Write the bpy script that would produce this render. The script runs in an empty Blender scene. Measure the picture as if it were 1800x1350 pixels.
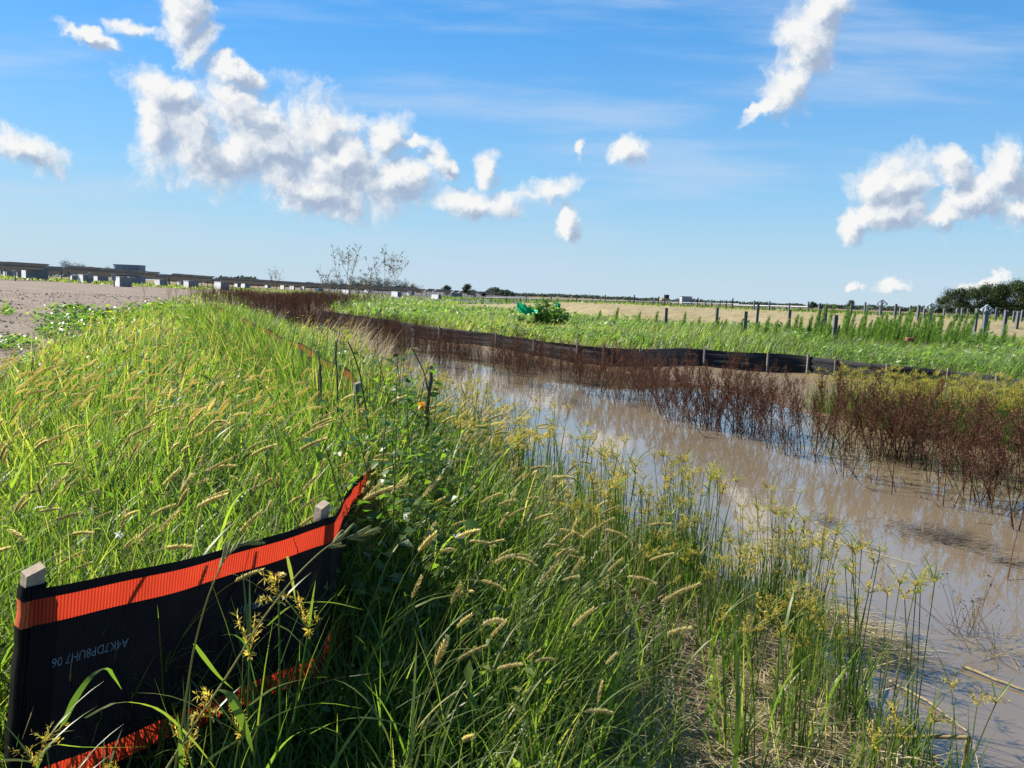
import bpy, math
import numpy as np
from mathutils import Matrix, Vector
rng = np.random.default_rng(11)
R = math.radians
S = bpy.context.scene
COL = S.collection

# ------------------------------------------------------------------ camera
CAM = np.array([0.0, 0.0, 1.70])
FPX = 1345.0
PITCH, ROLL = 6.66, 2.35
CM = Matrix.Rotation(R(90 - PITCH), 3, 'X') @ Matrix.Rotation(R(ROLL), 3, 'Z')
CMn = np.array(CM)
cd = bpy.data.cameras.new('camera'); co = bpy.data.objects.new('camera', cd); COL.objects.link(co)
co.location = CAM; co.rotation_euler = CM.to_euler()
cd.sensor_width = 36; cd.lens = 36 * FPX / 1800; cd.clip_start = 0.05; cd.clip_end = 9000
S.camera = co
S.render.resolution_x, S.render.resolution_y = 1024, 768

def ray(px, py):
    c = np.array([(px - 900) / FPX, -(py - 675) / FPX, -1.0])
    d = CMn @ c
    return d / np.linalg.norm(d)
def onz(px, py, z):
    d = ray(px, py); t = (z - CAM[2]) / d[2]
    return CAM + d * t
def aty(px, py, y):
    d = ray(px, py); return CAM + d * (y / d[1])
def topix(p):
    q = CMn.T @ (np.asarray(p, float) - CAM)
    return 900 + FPX * q[0] / -q[2], 675 - FPX * q[1] / -q[2]

# ------------------------------------------------------------------ mesh helpers
class MB:
    def __init__(s): s.v = []; s.q = []; s.t = []; s.tint = []; s.n = 0; s.mq = []; s.mt = []; s.uv = None
    def add(s, v, q=None, t=None, tint=0.5, mat=0):
        v = np.asarray(v, float).reshape(-1, 3); k = len(v)
        s.v.append(v)
        tt = np.asarray(tint, float)
        s.tint.append(np.full(k, float(tt)) if tt.ndim == 0 else tt.reshape(-1))
        if q is not None and len(q):
            q = np.asarray(q, int).reshape(-1, 4) + s.n; s.q.append(q); s.mq.append(np.full(len(q), mat))
        if t is not None and len(t):
            t = np.asarray(t, int).reshape(-1, 3) + s.n; s.t.append(t); s.mt.append(np.full(len(t), mat))
        s.n += k
        return s
    def data(s):
        v = np.concatenate(s.v) if s.v else np.zeros((0, 3))
        q = np.concatenate(s.q) if s.q else np.zeros((0, 4), int)
        t = np.concatenate(s.t) if s.t else np.zeros((0, 3), int)
        mi = np.concatenate([np.concatenate(s.mq) if s.mq else np.zeros(0, int), np.concatenate(s.mt) if s.mt else np.zeros(0, int)])
        return v, q, t, np.concatenate(s.tint) if s.tint else np.zeros(0), mi
    def mesh(s, name, mats, smooth=True):
        v, q, t, tint, mi = s.data()
        me = bpy.data.meshes.new(name)
        me.vertices.add(len(v)); me.vertices.foreach_set('co', v.astype(np.float32).ravel())
        nl = len(q) * 4 + len(t) * 3
        me.loops.add(nl); me.loops.foreach_set('vertex_index', np.concatenate([q.ravel(), t.ravel()]).astype(np.int32))
        npoly = len(q) + len(t); me.polygons.add(npoly)
        ls = np.concatenate([np.arange(len(q)) * 4, len(q) * 4 + np.arange(len(t)) * 3])
        me.polygons.foreach_set('loop_start', ls.astype(np.int32))
        if not isinstance(mats, (list, tuple)): mats = [mats]
        for m in mats: me.materials.append(m)
        me.polygons.foreach_set('material_index', mi.astype(np.int32))
        me.polygons.foreach_set('use_smooth', np.full(npoly, smooth))
        at = me.attributes.new('tint', 'FLOAT', 'POINT'); at.data.foreach_set('value', tint.astype(np.float32))
        me.update(calc_edges=True)
        return me
    def build(s, name, mats, parent=None, smooth=True, loc=None):
        o = bpy.data.objects.new(name, s.mesh(name, mats, smooth)); COL.objects.link(o)
        if parent is not None: o.parent = parent
        if loc is not None: o.location = loc
        return o

def link(name, me, parent=None, loc=None, rz=0.0, sc=1.0):
    o = bpy.data.objects.new(name, me); COL.objects.link(o)
    if parent is not None: o.parent = parent
    if loc is not None: o.location = loc
    o.rotation_euler = (0, 0, rz); o.scale = (sc, sc, sc)
    return o
def empty(name, loc, rz=0.0):
    o = bpy.data.objects.new(name, None); COL.objects.link(o); o.location = loc; o.rotation_euler = (0, 0, rz); o.empty_display_size = 0.1
    return o
def tag(o, label=None, cat=None, group=None, kind=None):
    if label: o['label'] = label
    if cat: o['category'] = cat
    if group: o['group'] = group
    if kind: o['kind'] = kind
    return o
def copytree(o, parent=None):
    c = o.copy(); COL.objects.link(c); c.parent = parent
    for ch in o.children: copytree(ch, c)
    return c

def rot2(v, a):
    c, s_ = np.cos(a), np.sin(a)
    return np.stack([v[..., 0] * c - v[..., 1] * s_, v[..., 0] * s_ + v[..., 1] * c, v[..., 2]], -1)

def arc(base, L, ang, th0, th1, segs, pw=1.0):
    """N arcs: th = th0 + th1 t^pw from vertical, heading ang. returns (N,segs+1,3)"""
    base = np.atleast_2d(base); N = len(base)
    t = (np.arange(segs) + 0.5) / segs
    th = np.asarray(th0).reshape(-1, 1) + np.asarray(th1).reshape(-1, 1) * t[None] ** pw
    th = np.broadcast_to(th, (N, segs))
    d = np.asarray(L, float).reshape(-1, 1) / segs
    hx = np.concatenate([np.zeros((N, 1)), np.cumsum(np.sin(th) * d, 1)], 1)
    hz = np.concatenate([np.zeros((N, 1)), np.cumsum(np.cos(th) * d, 1)], 1)
    a = np.broadcast_to(np.asarray(ang, float).reshape(-1, 1), (N, 1))
    return base[:, None] + np.stack([hx * np.cos(a), hx * np.sin(a), hz], -1)

def ribbons(mb, P, w, wang, tint, prof=None, mat=0, fold=0.0):
    """P (N,S,3) centre lines, w (N,) full width, wang (N,) heading of width axis"""
    N, K, _ = P.shape
    t = np.linspace(0, 1, K)
    if prof is None: prof = np.minimum(1, 0.55 + 2.0 * t) * (1 - t ** 2.2) + 0.03
    wd = np.asarray(w, float).reshape(-1, 1) * prof[None] * 0.5
    wd = np.broadcast_to(wd, (N, K))
    wa = np.broadcast_to(np.asarray(wang, float).reshape(-1, 1), (N, K))
    ax = np.stack([np.cos(wa), np.sin(wa), np.full_like(wa, fold)], -1)
    V = np.stack([P - ax * wd[..., None], P + ax * wd[..., None]], 2)      # N,K,2,3
    i = (np.arange(N)[:, None] * K + np.arange(K - 1)[None]) * 2
    q = np.stack([i, i + 1, i + 3, i + 2], -1)
    tn = np.broadcast_to(np.asarray(tint, float).reshape(-1, 1), (N, K * 2))
    mb.add(V, q=q, tint=tn, mat=mat)

def tubes(mb, P, r, sides=3, tint=0.5, mat=0):
    """P (N,S,3); r (N,S) or (S,) or scalar"""
    P = np.asarray(P, float)
    if P.ndim == 2: P = P[None]
    N, K, _ = P.shape
    T = np.gradient(P, axis=1); T /= np.linalg.norm(T, axis=2, keepdims=True) + 1e-12
    ref = np.where(np.abs(T[..., 2:3]) > 0.8, np.array([1.0, 0, 0]), np.array([0, 0, 1.0]))
    ref = np.broadcast_to(ref[:, :1], T.shape) * 1.0
    A = np.cross(T, ref); A /= np.linalg.norm(A, axis=2, keepdims=True) + 1e-9
    B = np.cross(T, A)
    rr = np.broadcast_to(np.asarray(r, float), (N, K)) if np.ndim(r) < 2 else np.asarray(r, float)
    ph = np.arange(sides) * 2 * math.pi / sides
    V = P[:, :, None] + rr[..., None, None] * (np.cos(ph)[:, None] * A[:, :, None] + np.sin(ph)[:, None] * B[:, :, None])
    i = (np.arange(N)[:, None, None] * K + np.arange(K - 1)[None, :, None]) * sides
    j = np.arange(sides)[None, None]; j2 = (j + 1) % sides
    q = np.stack(np.broadcast_arrays(i + j, i + j2, i + sides + j2, i + sides + j), -1)
    tn = np.broadcast_to(np.asarray(tint, float).reshape(-1, 1), (N, K * sides))
    mb.add(V, q=q.reshape(-1, 4), tint=tn, mat=mat)

def leaves(mb, p, dirv, L, W, tint, mat=0, roll=None):
    """N folded leaves: base p, unit direction dirv, length L, width W"""
    N = len(p)
    dirv = dirv / (np.linalg.norm(dirv, axis=1, keepdims=True) + 1e-9)
    up = np.tile([0, 0, 1.0], (N, 1)) + rng.normal(0, 0.35, (N, 3))
    side = np.cross(dirv, up); side /= np.linalg.norm(side, axis=1, keepdims=True) + 1e-9
    nrm = np.cross(side, dirv)
    L = np.broadcast_to(np.asarray(L, float), (N,))[:, None]; W = np.broadcast_to(np.asarray(W, float), (N,))[:, None]
    b = p; m = p + dirv * L * .5 - nrm * L * .02; t = p + dirv * L - nrm * L * .22
    l = p + dirv * L * .42 + side * W * .5 + nrm * W * .12; r = p + dirv * L * .42 - side * W * .5 + nrm * W * .12
    V = np.stack([b, l, m, r, t], 1)
    i = np.arange(N)[:, None] * 5
    tr = np.concatenate([i + [0, 2, 1], i + [0, 3, 2], i + [1, 2, 4], i + [2, 3, 4]], 1).reshape(-1, 3)
    mb.add(V, t=tr, tint=np.repeat(np.broadcast_to(np.asarray(tint, float), (N,)), 5), mat=mat)

def box(mb, c, s, rz=0.0, mat=0, tint=0.5, bev=0.0, top=None):
    """bevelled box: centre c, size s; top = xy scale of the top face"""
    s = np.asarray(s, float) / 2
    if bev <= 0:
        v = np.array([[x, y, z] for z in (-1, 1) for y in (-1, 1) for x in (-1, 1)], float) * s
        if top: v[4:, :2] *= top
        q = [[0, 2, 3, 1], [4, 5, 7, 6], [0, 1, 5, 4], [2, 6, 7, 3], [0, 4, 6, 2], [1, 3, 7, 5]]
    else:
        b = bev; ring = []
        for z, k in ((-s[2], b), (-s[2] + b, 0), (s[2] - b, 0), (s[2], b)):
            X, Y = s[0] - k, s[1] - k; c2 = b if k == 0 else b * .6
            ring.append([[X - c2, -Y, z], [X, -Y + c2, z], [X, Y - c2, z], [X - c2, Y, z], [-X + c2, Y, z], [-X, Y - c2, z], [-X, -Y + c2, z], [-X + c2, -Y, z]])
        v = np.array(ring).reshape(-1, 3)
        q = [[r * 8 + i, r * 8 + (i + 1) % 8, r * 8 + 8 + (i + 1) % 8, r * 8 + 8 + i] for r in range(3) for i in range(8)]
        q += [[24, 25, 26, 31], [26, 27, 30, 31], [27, 28, 29, 30], [1, 0, 7, 2], [2, 7, 6, 3], [3, 6, 5, 4]]
    mb.add(rot2(v, rz) + np.asarray(c, float), q=q, mat=mat, tint=tint)

def replicate(mb, data, locs, rz, sc, mat=0, tj=0.0):
    v, q, t, tint, mi = data
    N = len(locs); k = len(v)
    V = rot2(np.broadcast_to(v, (N, k, 3)), np.asarray(rz).reshape(-1, 1)) * np.asarray(sc).reshape(-1, 1, 1) + np.asarray(locs)[:, None]
    off = np.arange(N)[:, None, None] * k
    tn = np.broadcast_to(tint, (N, k)) + (rng.normal(0, tj, (N, 1)) if tj else 0)
    for m in np.unique(mi):
        pass
    nq = len(q)
    first = True
    base = mb.n
    mb.add(V, tint=tn)
    if len(q): 
        qq = (q[None] + off).reshape(-1, 4) + base; mb.q.append(qq); mb.mq.append(np.tile(mi[:nq], N))
    if len(t):
        tt = (t[None] + off).reshape(-1, 3) + base; mb.t.append(tt); mb.mt.append(np.tile(mi[nq:], N))

# ------------------------------------------------------------------ materials
class NT:
    def __init__(s, tree): s.t = tree; s.n = tree.nodes; s.l = tree.links
    def new(s, typ, **kw):
        n = s.n.new(typ)
        for k, v in kw.items(): setattr(n, k, v)
        return n
    def link(s, a, b): s.l.new(a, b)
    def set(s, sock, val):
        if isinstance(val, bpy.types.NodeSocket): s.l.new(val, sock)
        else: sock.default_value = val
    def math(s, op, a, b=0.0, c=None, clamp=False):
        n = s.new('ShaderNodeMath', operation=op, use_clamp=clamp); s.set(n.inputs[0], a); s.set(n.inputs[1], b)
        if c is not None: s.set(n.inputs[2], c)
        return n.outputs[0]
    def vmath(s, op, a, b=(0, 0, 0)):
        n = s.new('ShaderNodeVectorMath', operation=op); s.set(n.inputs[0], a)
        if op == 'SCALE': s.set(n.inputs['Scale'], b)
        else: s.set(n.inputs[1], b)
        return n
    def noise(s, vec, scale, detail=4, rough=0.55, dim='3D'):
        n = s.new('ShaderNodeTexNoise', noise_dimensions=dim)
        n.inputs['Scale'].default_value = scale; n.inputs['Detail'].default_value = detail; n.inputs['Roughness'].default_value = rough
        if vec is not None: s.link(vec, n.inputs['Vector'])
        return n
    def ramp(s, fac, stops, interp='LINEAR'):
        n = s.new('ShaderNodeValToRGB'); cr = n.color_ramp; cr.interpolation = interp
        while len(cr.elements) > len(stops): cr.elements.remove(cr.elements[-1])
        while len(cr.elements) < len(stops): cr.elements.new(0.5)
        for e, (p, c) in zip(cr.elements, stops): e.position = p; e.color = (*c, 1) if len(c) == 3 else c
        s.set(n.inputs[0], fac); return n.outputs[0]
    def mix(s, fac, a, b, blend='MIX'):
        n = s.new('ShaderNodeMix', data_type='RGBA', blend_type=blend)
        s.set(n.inputs[0], fac); s.set(n.inputs[6], a if isinstance(a, bpy.types.NodeSocket) else (*a, 1)); s.set(n.inputs[7], b if isinstance(b, bpy.types.NodeSocket) else (*b, 1))
        return n.outputs[2]

def newmat(name):
    m = bpy.data.materials.new(name); m.use_nodes = True
    nt = NT(m.node_tree); m.node_tree.nodes.clear()
    out = nt.new('ShaderNodeOutputMaterial')
    return m, nt, out

def foliage(name, stops, trans=0.5, tcol=1.6, rough=0.45, spec=0.35, objvar=0.0, thue=(1.0, 1.0, 0.6)):
    m, nt, out = newmat(name)
    at = nt.new('ShaderNodeAttribute', attribute_name='tint')
    f = at.outputs['Fac']
    if objvar:
        oi = nt.new('ShaderNodeObjectInfo')
        f = nt.math('ADD', f, nt.math('MULTIPLY', nt.math('SUBTRACT', oi.outputs['Random'], 0.5), objvar))
    geo = nt.new('ShaderNodeNewGeometry')
    nz = nt.noise(geo.outputs['Position'], 14, 2)
    f = nt.math('ADD', f, nt.math('MULTIPLY', nt.math('SUBTRACT', nz.outputs[0], 0.5), 0.25))
    c = nt.ramp(f, stops)
    p = nt.new('ShaderNodeBsdfPrincipled')
    nt.link(c, p.inputs['Base Color']); p.inputs['Roughness'].default_value = rough; p.inputs['Specular IOR Level'].default_value = spec
    tr = nt.new('ShaderNodeBsdfTranslucent')
    tc = nt.mix(1.0, c, (tcol * thue[0], tcol * thue[1], tcol * thue[2]), 'MULTIPLY')
    nt.link(tc, tr.inputs['Color'])
    mx = nt.new('ShaderNodeMixShader'); mx.inputs[0].default_value = trans
    nt.link(p.outputs[0], mx.inputs[1]); nt.link(tr.outputs[0], mx.inputs[2]); nt.link(mx.outputs[0], out.inputs[0])
    return m

def solid(name, col, rough=0.6, metal=0.0, var=0.15, scale=8.0, bump=0.0, spec=0.5, objvar=0.0):
    m, nt, out = newmat(name)
    tc = nt.new('ShaderNodeTexCoord')
    nz = nt.noise(tc.outputs['Object'], scale, 5, 0.6)
    lo = tuple(x * (1 - var) for x in col); hi = tuple(min(1, x * (1 + var)) for x in col)
    c = nt.ramp(nz.outputs[0], [(0.3, lo), (0.7, hi)])
    p = nt.new('ShaderNodeBsdfPrincipled'); nt.link(c, p.inputs['Base Color'])
    p.inputs['Roughness'].default_value = rough; p.inputs['Metallic'].default_value = metal; p.inputs['Specular IOR Level'].default_value = spec
    if bump:
        b = nt.new('ShaderNodeBump'); b.inputs['Strength'].default_value = bump; b.inputs['Distance'].default_value = 0.01
        nt.link(nz.outputs[0], b.inputs['Height']); nt.link(b.outputs[0], p.inputs['Normal'])
    nt.link(p.outputs[0], out.inputs[0])
    return m
# ------------------------------------------------------------------ light and sky
SUN_AZ, SUN_EL = -68.0, 41.0            # azimuth from the +Y view axis, negative = left
sdir = np.array([math.sin(R(SUN_AZ)) * math.cos(R(SUN_EL)), math.cos(R(SUN_AZ)) * math.cos(R(SUN_EL)), math.sin(R(SUN_EL))])
sl = bpy.data.lights.new('sun', 'SUN'); sl.energy = 5.0; sl.angle = R(0.5); sl.color = (1.0, 0.93, 0.80)
so = bpy.data.objects.new('sun', sl); COL.objects.link(so)
so.rotation_euler = Vector(sdir).to_track_quat('Z', 'Y').to_euler(); so.location = sdir * 50
w = bpy.data.worlds.new('World'); S.world = w; w.use_nodes = True
wt = NT(w.node_tree); w.node_tree.nodes.clear()
wout = wt.new('ShaderNodeOutputWorld')
sky = wt.new('ShaderNodeTexSky', sky_type='NISHITA', sun_disc=False, sun_elevation=R(SUN_EL), sun_rotation=R(SUN_AZ), air_density=1.0, dust_density=0.15, ozone_density=2.5, altitude=0)
geo = wt.new('ShaderNodeTexCoord')
sx = wt.new('ShaderNodeSeparateXYZ'); wt.link(geo.outputs['Generated'], sx.inputs[0])
yy = wt.math('MAXIMUM', sx.outputs['Y'], 0.05)
cx = wt.new('ShaderNodeCombineXYZ')
wt.link(wt.math('DIVIDE', sx.outputs['X'], yy), cx.inputs[0]); wt.link(wt.math('DIVIDE', sx.outputs['Z'], yy), cx.inputs[1])
uv = cx.outputs[0]
blobs = [(292,165,66,52,0),(268,232,44,70,10),(350,248,105,70,20),(432,205,84,52,30),(470,268,150,74,12),(562,232,96,60,25),(600,292,136,64,12),(682,245,42,46,20),(700,320,58,50,20),(545,338,135,36,14),
 (325,20,50,40,60),(345,80,34,42,20),(160,68,50,14,12),(235,45,40,14,0),(420,130,55,22,25),(35,262,72,34,8),
 (772,295,30,20,60),(852,302,24,30,0),(835,362,80,26,0),(962,335,52,20,-20),(1000,380,27,28,0),(735,243,26,14,0),
 (1010,250,11,18,0),(1112,262,38,25,0),(1450,28,44,62,25),(1412,90,44,60,20),(1378,150,40,45,20),(1338,182,42,13,-35),
 (1502,382,30,32,0),(1580,326,82,52,-10),(1565,370,66,32,0),(1670,312,38,38,30),(1705,350,76,46,-25),(1768,304,48,54,-30),(1655,386,66,16,-5),(1800,360,60,36,0),
 (1560,492,32,14,0),(1720,492,42,8,-10),(1498,497,12,6,0)]
grp = bpy.data.node_groups.new('cloud_field', 'ShaderNodeTree')
grp.interface.new_socket('Vector', in_out='INPUT', socket_type='NodeSocketVector')
grp.interface.new_socket('Value', in_out='OUTPUT', socket_type='NodeSocketFloat')
gt = NT(grp); gi = gt.new('NodeGroupInput'); go = gt.new('NodeGroupOutput')
vec = gi.outputs[0]
n1 = gt.noise(vec, 9.0, 3, 0.55, '2D')
n1b = gt.noise(vec, 55.0, 4, 0.6, '2D')
vec2 = gt.vmath('ADD', vec, gt.vmath('SCALE', gt.vmath('SUBTRACT', n1b.outputs['Color'], (0.5, 0.5, 0.5)).outputs[0], 0.022).outputs[0]).outputs[0]
wv = gt.vmath('ADD', vec2, gt.vmath('SCALE', gt.vmath('SUBTRACT', n1.outputs['Color'], (0.5, 0.5, 0.5)).outputs[0], 0.055).outputs[0]).outputs[0]
cur = None
for (bx_, by_, rx, ry, ro) in blobs:
    d = ray(bx_, by_); c = (d[0] / d[1], d[2] / d[1], 0)
    mp = gt.new('ShaderNodeMapping', vector_type='TEXTURE')
    mp.inputs['Location'].default_value = c; mp.inputs['Rotation'].default_value = (0, 0, -R(ro + ROLL))
    mp.inputs['Scale'].default_value = (rx / FPX, ry / FPX, 1)
    gt.link(wv, mp.inputs['Vector'])
    fl = gt.vmath('MULTIPLY', mp.outputs[0], (1, 1, 0))
    ln = gt.vmath('LENGTH', fl.outputs[0]).outputs['Value']
    if cur is None: cur = ln
    else: cur = gt.math('SMOOTH_MIN', cur, ln, 0.22)
n2 = gt.noise(wv, 20.0, 10, 0.60, '2D')
vo = gt.new('ShaderNodeTexVoronoi', voronoi_dimensions='2D', feature='SMOOTH_F1', normalize=True); vo.inputs['Scale'].default_value = 26; vo.inputs['Detail'].default_value = 3; vo.inputs['Roughness'].default_value = .55; vo.inputs['Smoothness'].default_value = .35; gt.link(wv, vo.inputs['Vector'])
bil = gt.math('MULTIPLY', gt.math('SUBTRACT', 0.40, vo.outputs['Distance']), 1.15)
val = gt.math('ADD', bil, gt.math('ADD', gt.math('MULTIPLY', gt.math('SUBTRACT', 1.14, gt.math('MINIMUM', cur, 2.4)), 1.30), gt.math('MULTIPLY', gt.math('SUBTRACT', n2.outputs[0], 0.5), 1.75)))
gt.link(val, go.inputs[0])
def field(v):
    g = wt.new('ShaderNodeGroup'); g.node_tree = grp; wt.link(v, g.inputs[0]); return g.outputs[0]
F0 = field(uv)
F1 = field(wt.vmath('ADD', uv, (-0.013, 0.015, 0)).outputs[0])
front = wt.math('GREATER_THAN', sx.outputs['Y'], 0.06)
mr = wt.new('ShaderNodeMapRange', interpolation_type='SMOOTHSTEP'); wt.link(F0, mr.inputs[0]); mr.inputs[1].default_value = -0.16; mr.inputs[2].default_value = 0.95
alpha = wt.math('MULTIPLY', wt.math('MULTIPLY', mr.outputs[0], 0.97), front)
dl = wt.math('SUBTRACT', F0, F1)
lit = wt.math('ADD', 0.85, wt.math('SUBTRACT', wt.math('MULTIPLY', dl, 0.62), wt.math('MULTIPLY', wt.math('MAXIMUM', F1, 0.0), 0.34)), clamp=True)  # sun and shade sides of the clouds are put into their colour
ccol = wt.ramp(lit, [(0.0, (0.42, 0.51, 0.67)), (0.3, (0.54, 0.63, 0.76)), (0.62, (0.78, 0.83, 0.90)), (1.0, (1.02, 1.02, 1.0))])
# thin cirrus
cm = wt.new('ShaderNodeMapping'); cm.inputs['Rotation'].default_value = (0, 0, R(14)); cm.inputs['Scale'].default_value = (1.1, 9.0, 1)
wt.link(uv, cm.inputs['Vector'])
n3 = wt.noise(cm.outputs[0], 1.7, 5, 0.55, '2D')
cir = wt.new('ShaderNodeMapRange', interpolation_type='SMOOTHSTEP'); wt.link(n3.outputs[0], cir.inputs[0]); cir.inputs[1].default_value = 0.46; cir.inputs[2].default_value = 0.80
cir.inputs[4].default_value = 0.55
skyc = wt.new('ShaderNodeHueSaturation'); skyc.inputs['Saturation'].default_value = 1.55; skyc.inputs['Value'].default_value = 1.0
wt.link(sky.outputs[0], skyc.inputs['Color'])
b1 = wt.new('ShaderNodeBackground'); skt = wt.mix(1.0, skyc.outputs[0], (0.88, 1.0, 1.10), 'MULTIPLY')
hz = wt.math('POWER', 2.718, wt.math('MULTIPLY', wt.math('MAXIMUM', sx.outputs['Z'], 0.0), -4.0))
hcol = wt.ramp(sx.outputs['Z'], [(0.0, (0.60, 0.755, 0.88)), (0.13, (0.40, 0.70, 0.97)), (0.3, (0.30, 0.62, 1.0))])
hcol = wt.vmath('SCALE', hcol, 10.3).outputs[0]
skt = wt.mix(wt.math('MULTIPLY', hz, 0.99), skt, hcol)
lum = wt.vmath('DOT_PRODUCT', skt, (0.25, 0.55, 0.2)).outputs['Value']
wt.link(wt.vmath('SCALE', skt, wt.math('DIVIDE', 1.0, wt.math('ADD', 1.0, wt.math('MULTIPLY', lum, 0.135)))).outputs[0], b1.inputs['Color']); b1.inputs['Strength'].default_value = 0.088
b2 = wt.new('ShaderNodeBackground'); wt.link(ccol, b2.inputs['Color']); b2.inputs['Strength'].default_value = 0.44
b3 = wt.new('ShaderNodeBackground'); b3.inputs['Color'].default_value = (0.62, 0.76, 0.95, 1); b3.inputs['Strength'].default_value = 0.44
m1 = wt.new('ShaderNodeMixShader'); wt.link(wt.math('MULTIPLY', cir.outputs[0], front), m1.inputs[0]); wt.link(b1.outputs[0], m1.inputs[1]); wt.link(b3.outputs[0], m1.inputs[2])
m2 = wt.new('ShaderNodeMixShader'); wt.link(alpha, m2.inputs[0]); wt.link(m1.outputs[0], m2.inputs[1]); wt.link(b2.outputs[0], m2.inputs[2])
wt.link(m2.outputs[0], wout.inputs[0])
w.cycles.sampling_method = 'MANUAL'; w.cycles.sample_map_resolution = 512
S.view_settings.view_transform = 'Standard'; S.view_settings.look = 'None'; S.view_settings.exposure = 1.08; S.view_settings.gamma = 1.0
S.cycles.use_denoising = True; S.cycles.max_bounces = 8; S.cycles.transparent_max_bounces = 8
S.cycles.diffuse_bounces = 3; S.cycles.glossy_bounces = 3; S.cycles.transmission_bounces = 6
S.cycles.sample_clamp_indirect = 6.0

# ------------------------------------------------------------------ terrain
edgeL = np.array([onz(x, y, float(np.interp(y, [600, 760, 1000, 1160], [.72, .62, .22, .0])))[:2] for x, y in [(1960,1700),(1750,1440),(1655,1340),(1545,1250),(1455,1160),(1395,1060),(1330,965),(1235,890),(1130,815),(1030,755),(940,708),(860,675),(790,650),(720,628),(690,614)]])
edgeR = np.array([onz(x, y, 0)[:2] for x, y in [(690,614),(760,612),(900,632),(1000,642),(1100,656),(1200,670),(1330,702),(1450,735),(1560,770),(1700,790),(1800,805),(2100,850),(2600,930)]])
wpoly = np.concatenate([edgeL, edgeR, [[9.0, 2.0], [4.0, 1.0]]])
def seg_dist(p, line):
    best = np.full(len(p), 1e9)
    for a, b in zip(line[:-1], line[1:]):
        ab = b - a; t = np.clip(((p - a) @ ab) / (ab @ ab + 1e-12), 0, 1)
        best = np.minimum(best, np.linalg.norm(p - (a + t[:, None] * ab), axis=1))
    return best
def inside(p, poly):
    r = np.zeros(len(p), bool); n = len(poly); j = n - 1
    for i in range(n):
        xi, yi = poly[i]; xj, yj = poly[j]
        c = (yi > p[:, 1]) != (yj > p[:, 1])
        with np.errstate(divide='ignore', invalid='ignore'):
            xx = (xj - xi) * (p[:, 1] - yi) / (yj - yi) + xi
        r ^= c & (p[:, 0] < xx); j = i
    return r
def sstep(a, b, x):
    t = np.clip((x - a) / (b - a), 0, 1); return t * t * (3 - 2 * t)
def wob(x, y):
    return (np.sin(x * 1.7 + 1.1 * np.sin(y * 1.3)) * np.cos(y * 1.9 + np.sin(x * .9)) + .5 * np.sin(x * 5.1 + y * 3.7) * np.sin(y * 4.3 - x * 2.2)) * 0.5
fence2_top = [(560,545),(677,561),(762,574),(850,584),(975,601),(1075,611),(1225,613),(1320,619),(1421,625),(1470,631),(1560,641),(1666,650),(1800,668),(1960,690)]
fence2 = np.array([onz(x, y, 0.52) for x, y in fence2_top])
foot = np.array([[-9.0, 78.0], [-2.0, 61.0], [6.0, 47.0], [13.5, 43.0], [20.0, 37.0], [40.0, 30.0]])
edgeR_far = np.concatenate([[[-40.0, 100.0], [-12.0, 34.0]], edgeR])
def side_right(p):
    """True on the far side of the ditch"""
    line = np.concatenate([[[-43.0, 130.0], [-14.0, 40.0], [-6.0, 24.0]], edgeL[::-1]])
    yl = line[::-1, 1]; xl = line[::-1, 0]
    return p[:, 0] > np.interp(p[:, 1], yl, xl)
def height(x, y):
    sh = np.shape(x); x = np.ravel(np.asarray(x, float)); y = np.ravel(np.asarray(y, float))
    p = np.stack([x, y], 1); r = np.hypot(x, y)
    ins = inside(p, wpoly); dL = seg_dist(p, edgeL); dR = seg_dist(p, edgeR); d = np.minimum(dL, dR)
    rt = side_right(p)
    left = 0.02 + 0.12 * sstep(0, .5, dL) + 0.28 * sstep(.3, 2.3, dL)
    yfn = np.interp(x, fence2[:, 0], fence2[:, 1]); right = 0.02 + 0.07 * sstep(0, .8, dR) + 0.30 * sstep(-.2, 2.0, y - yfn)
    z = np.where(ins, -0.22 * sstep(0, .9, d) - 0.01, np.where(rt, right, left))
    # trough of the ditch beyond the water
    tl = np.array([[-3.1, 19.0], [-6.5, 27.0], [-13.0, 42.0], [-30.0, 95.0]])
    dt = seg_dist(p, tl); z = np.where(~ins & (y > 16), z - (0.30 * (1 - sstep(.5, 4.0, dt))) * sstep(16, 22, y), z)
    # berm of sand on the far right
    u = x / np.maximum(y, 1)
    yf = np.interp(x, foot[:, 0], foot[:, 1])
    bh = np.interp(x, [-9, -2, 6, 20], [0.0, 0.30, 0.85, 0.80])
    z = z + np.where(rt, bh * sstep(0, 7.5, (y - yf)), 0)
    z = z + (rt * (1 - sstep(26, 40, y)) * sstep(0.5, 5, dR)) * 0.12 * wob(x * .3, y * .3)
    far = np.interp(u, [-2, -.65, -.5, -.38, -.15, -.02, .06, 2], [1.0, .95, .65, .30, -.15, -.3, .5, .7])
    k = sstep(70, 140, y)
    z = z * (1 - k) + far * k
    z = z + np.where(ins, 0, 0.025 * wob(x * 1.3, y * 1.3) * sstep(0, .8, d) * (1 - sstep(30, 60, r)))
    return z.reshape(sh)
def H(x, y): return float(height(np.array([x]), np.array([y]))[0])

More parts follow.
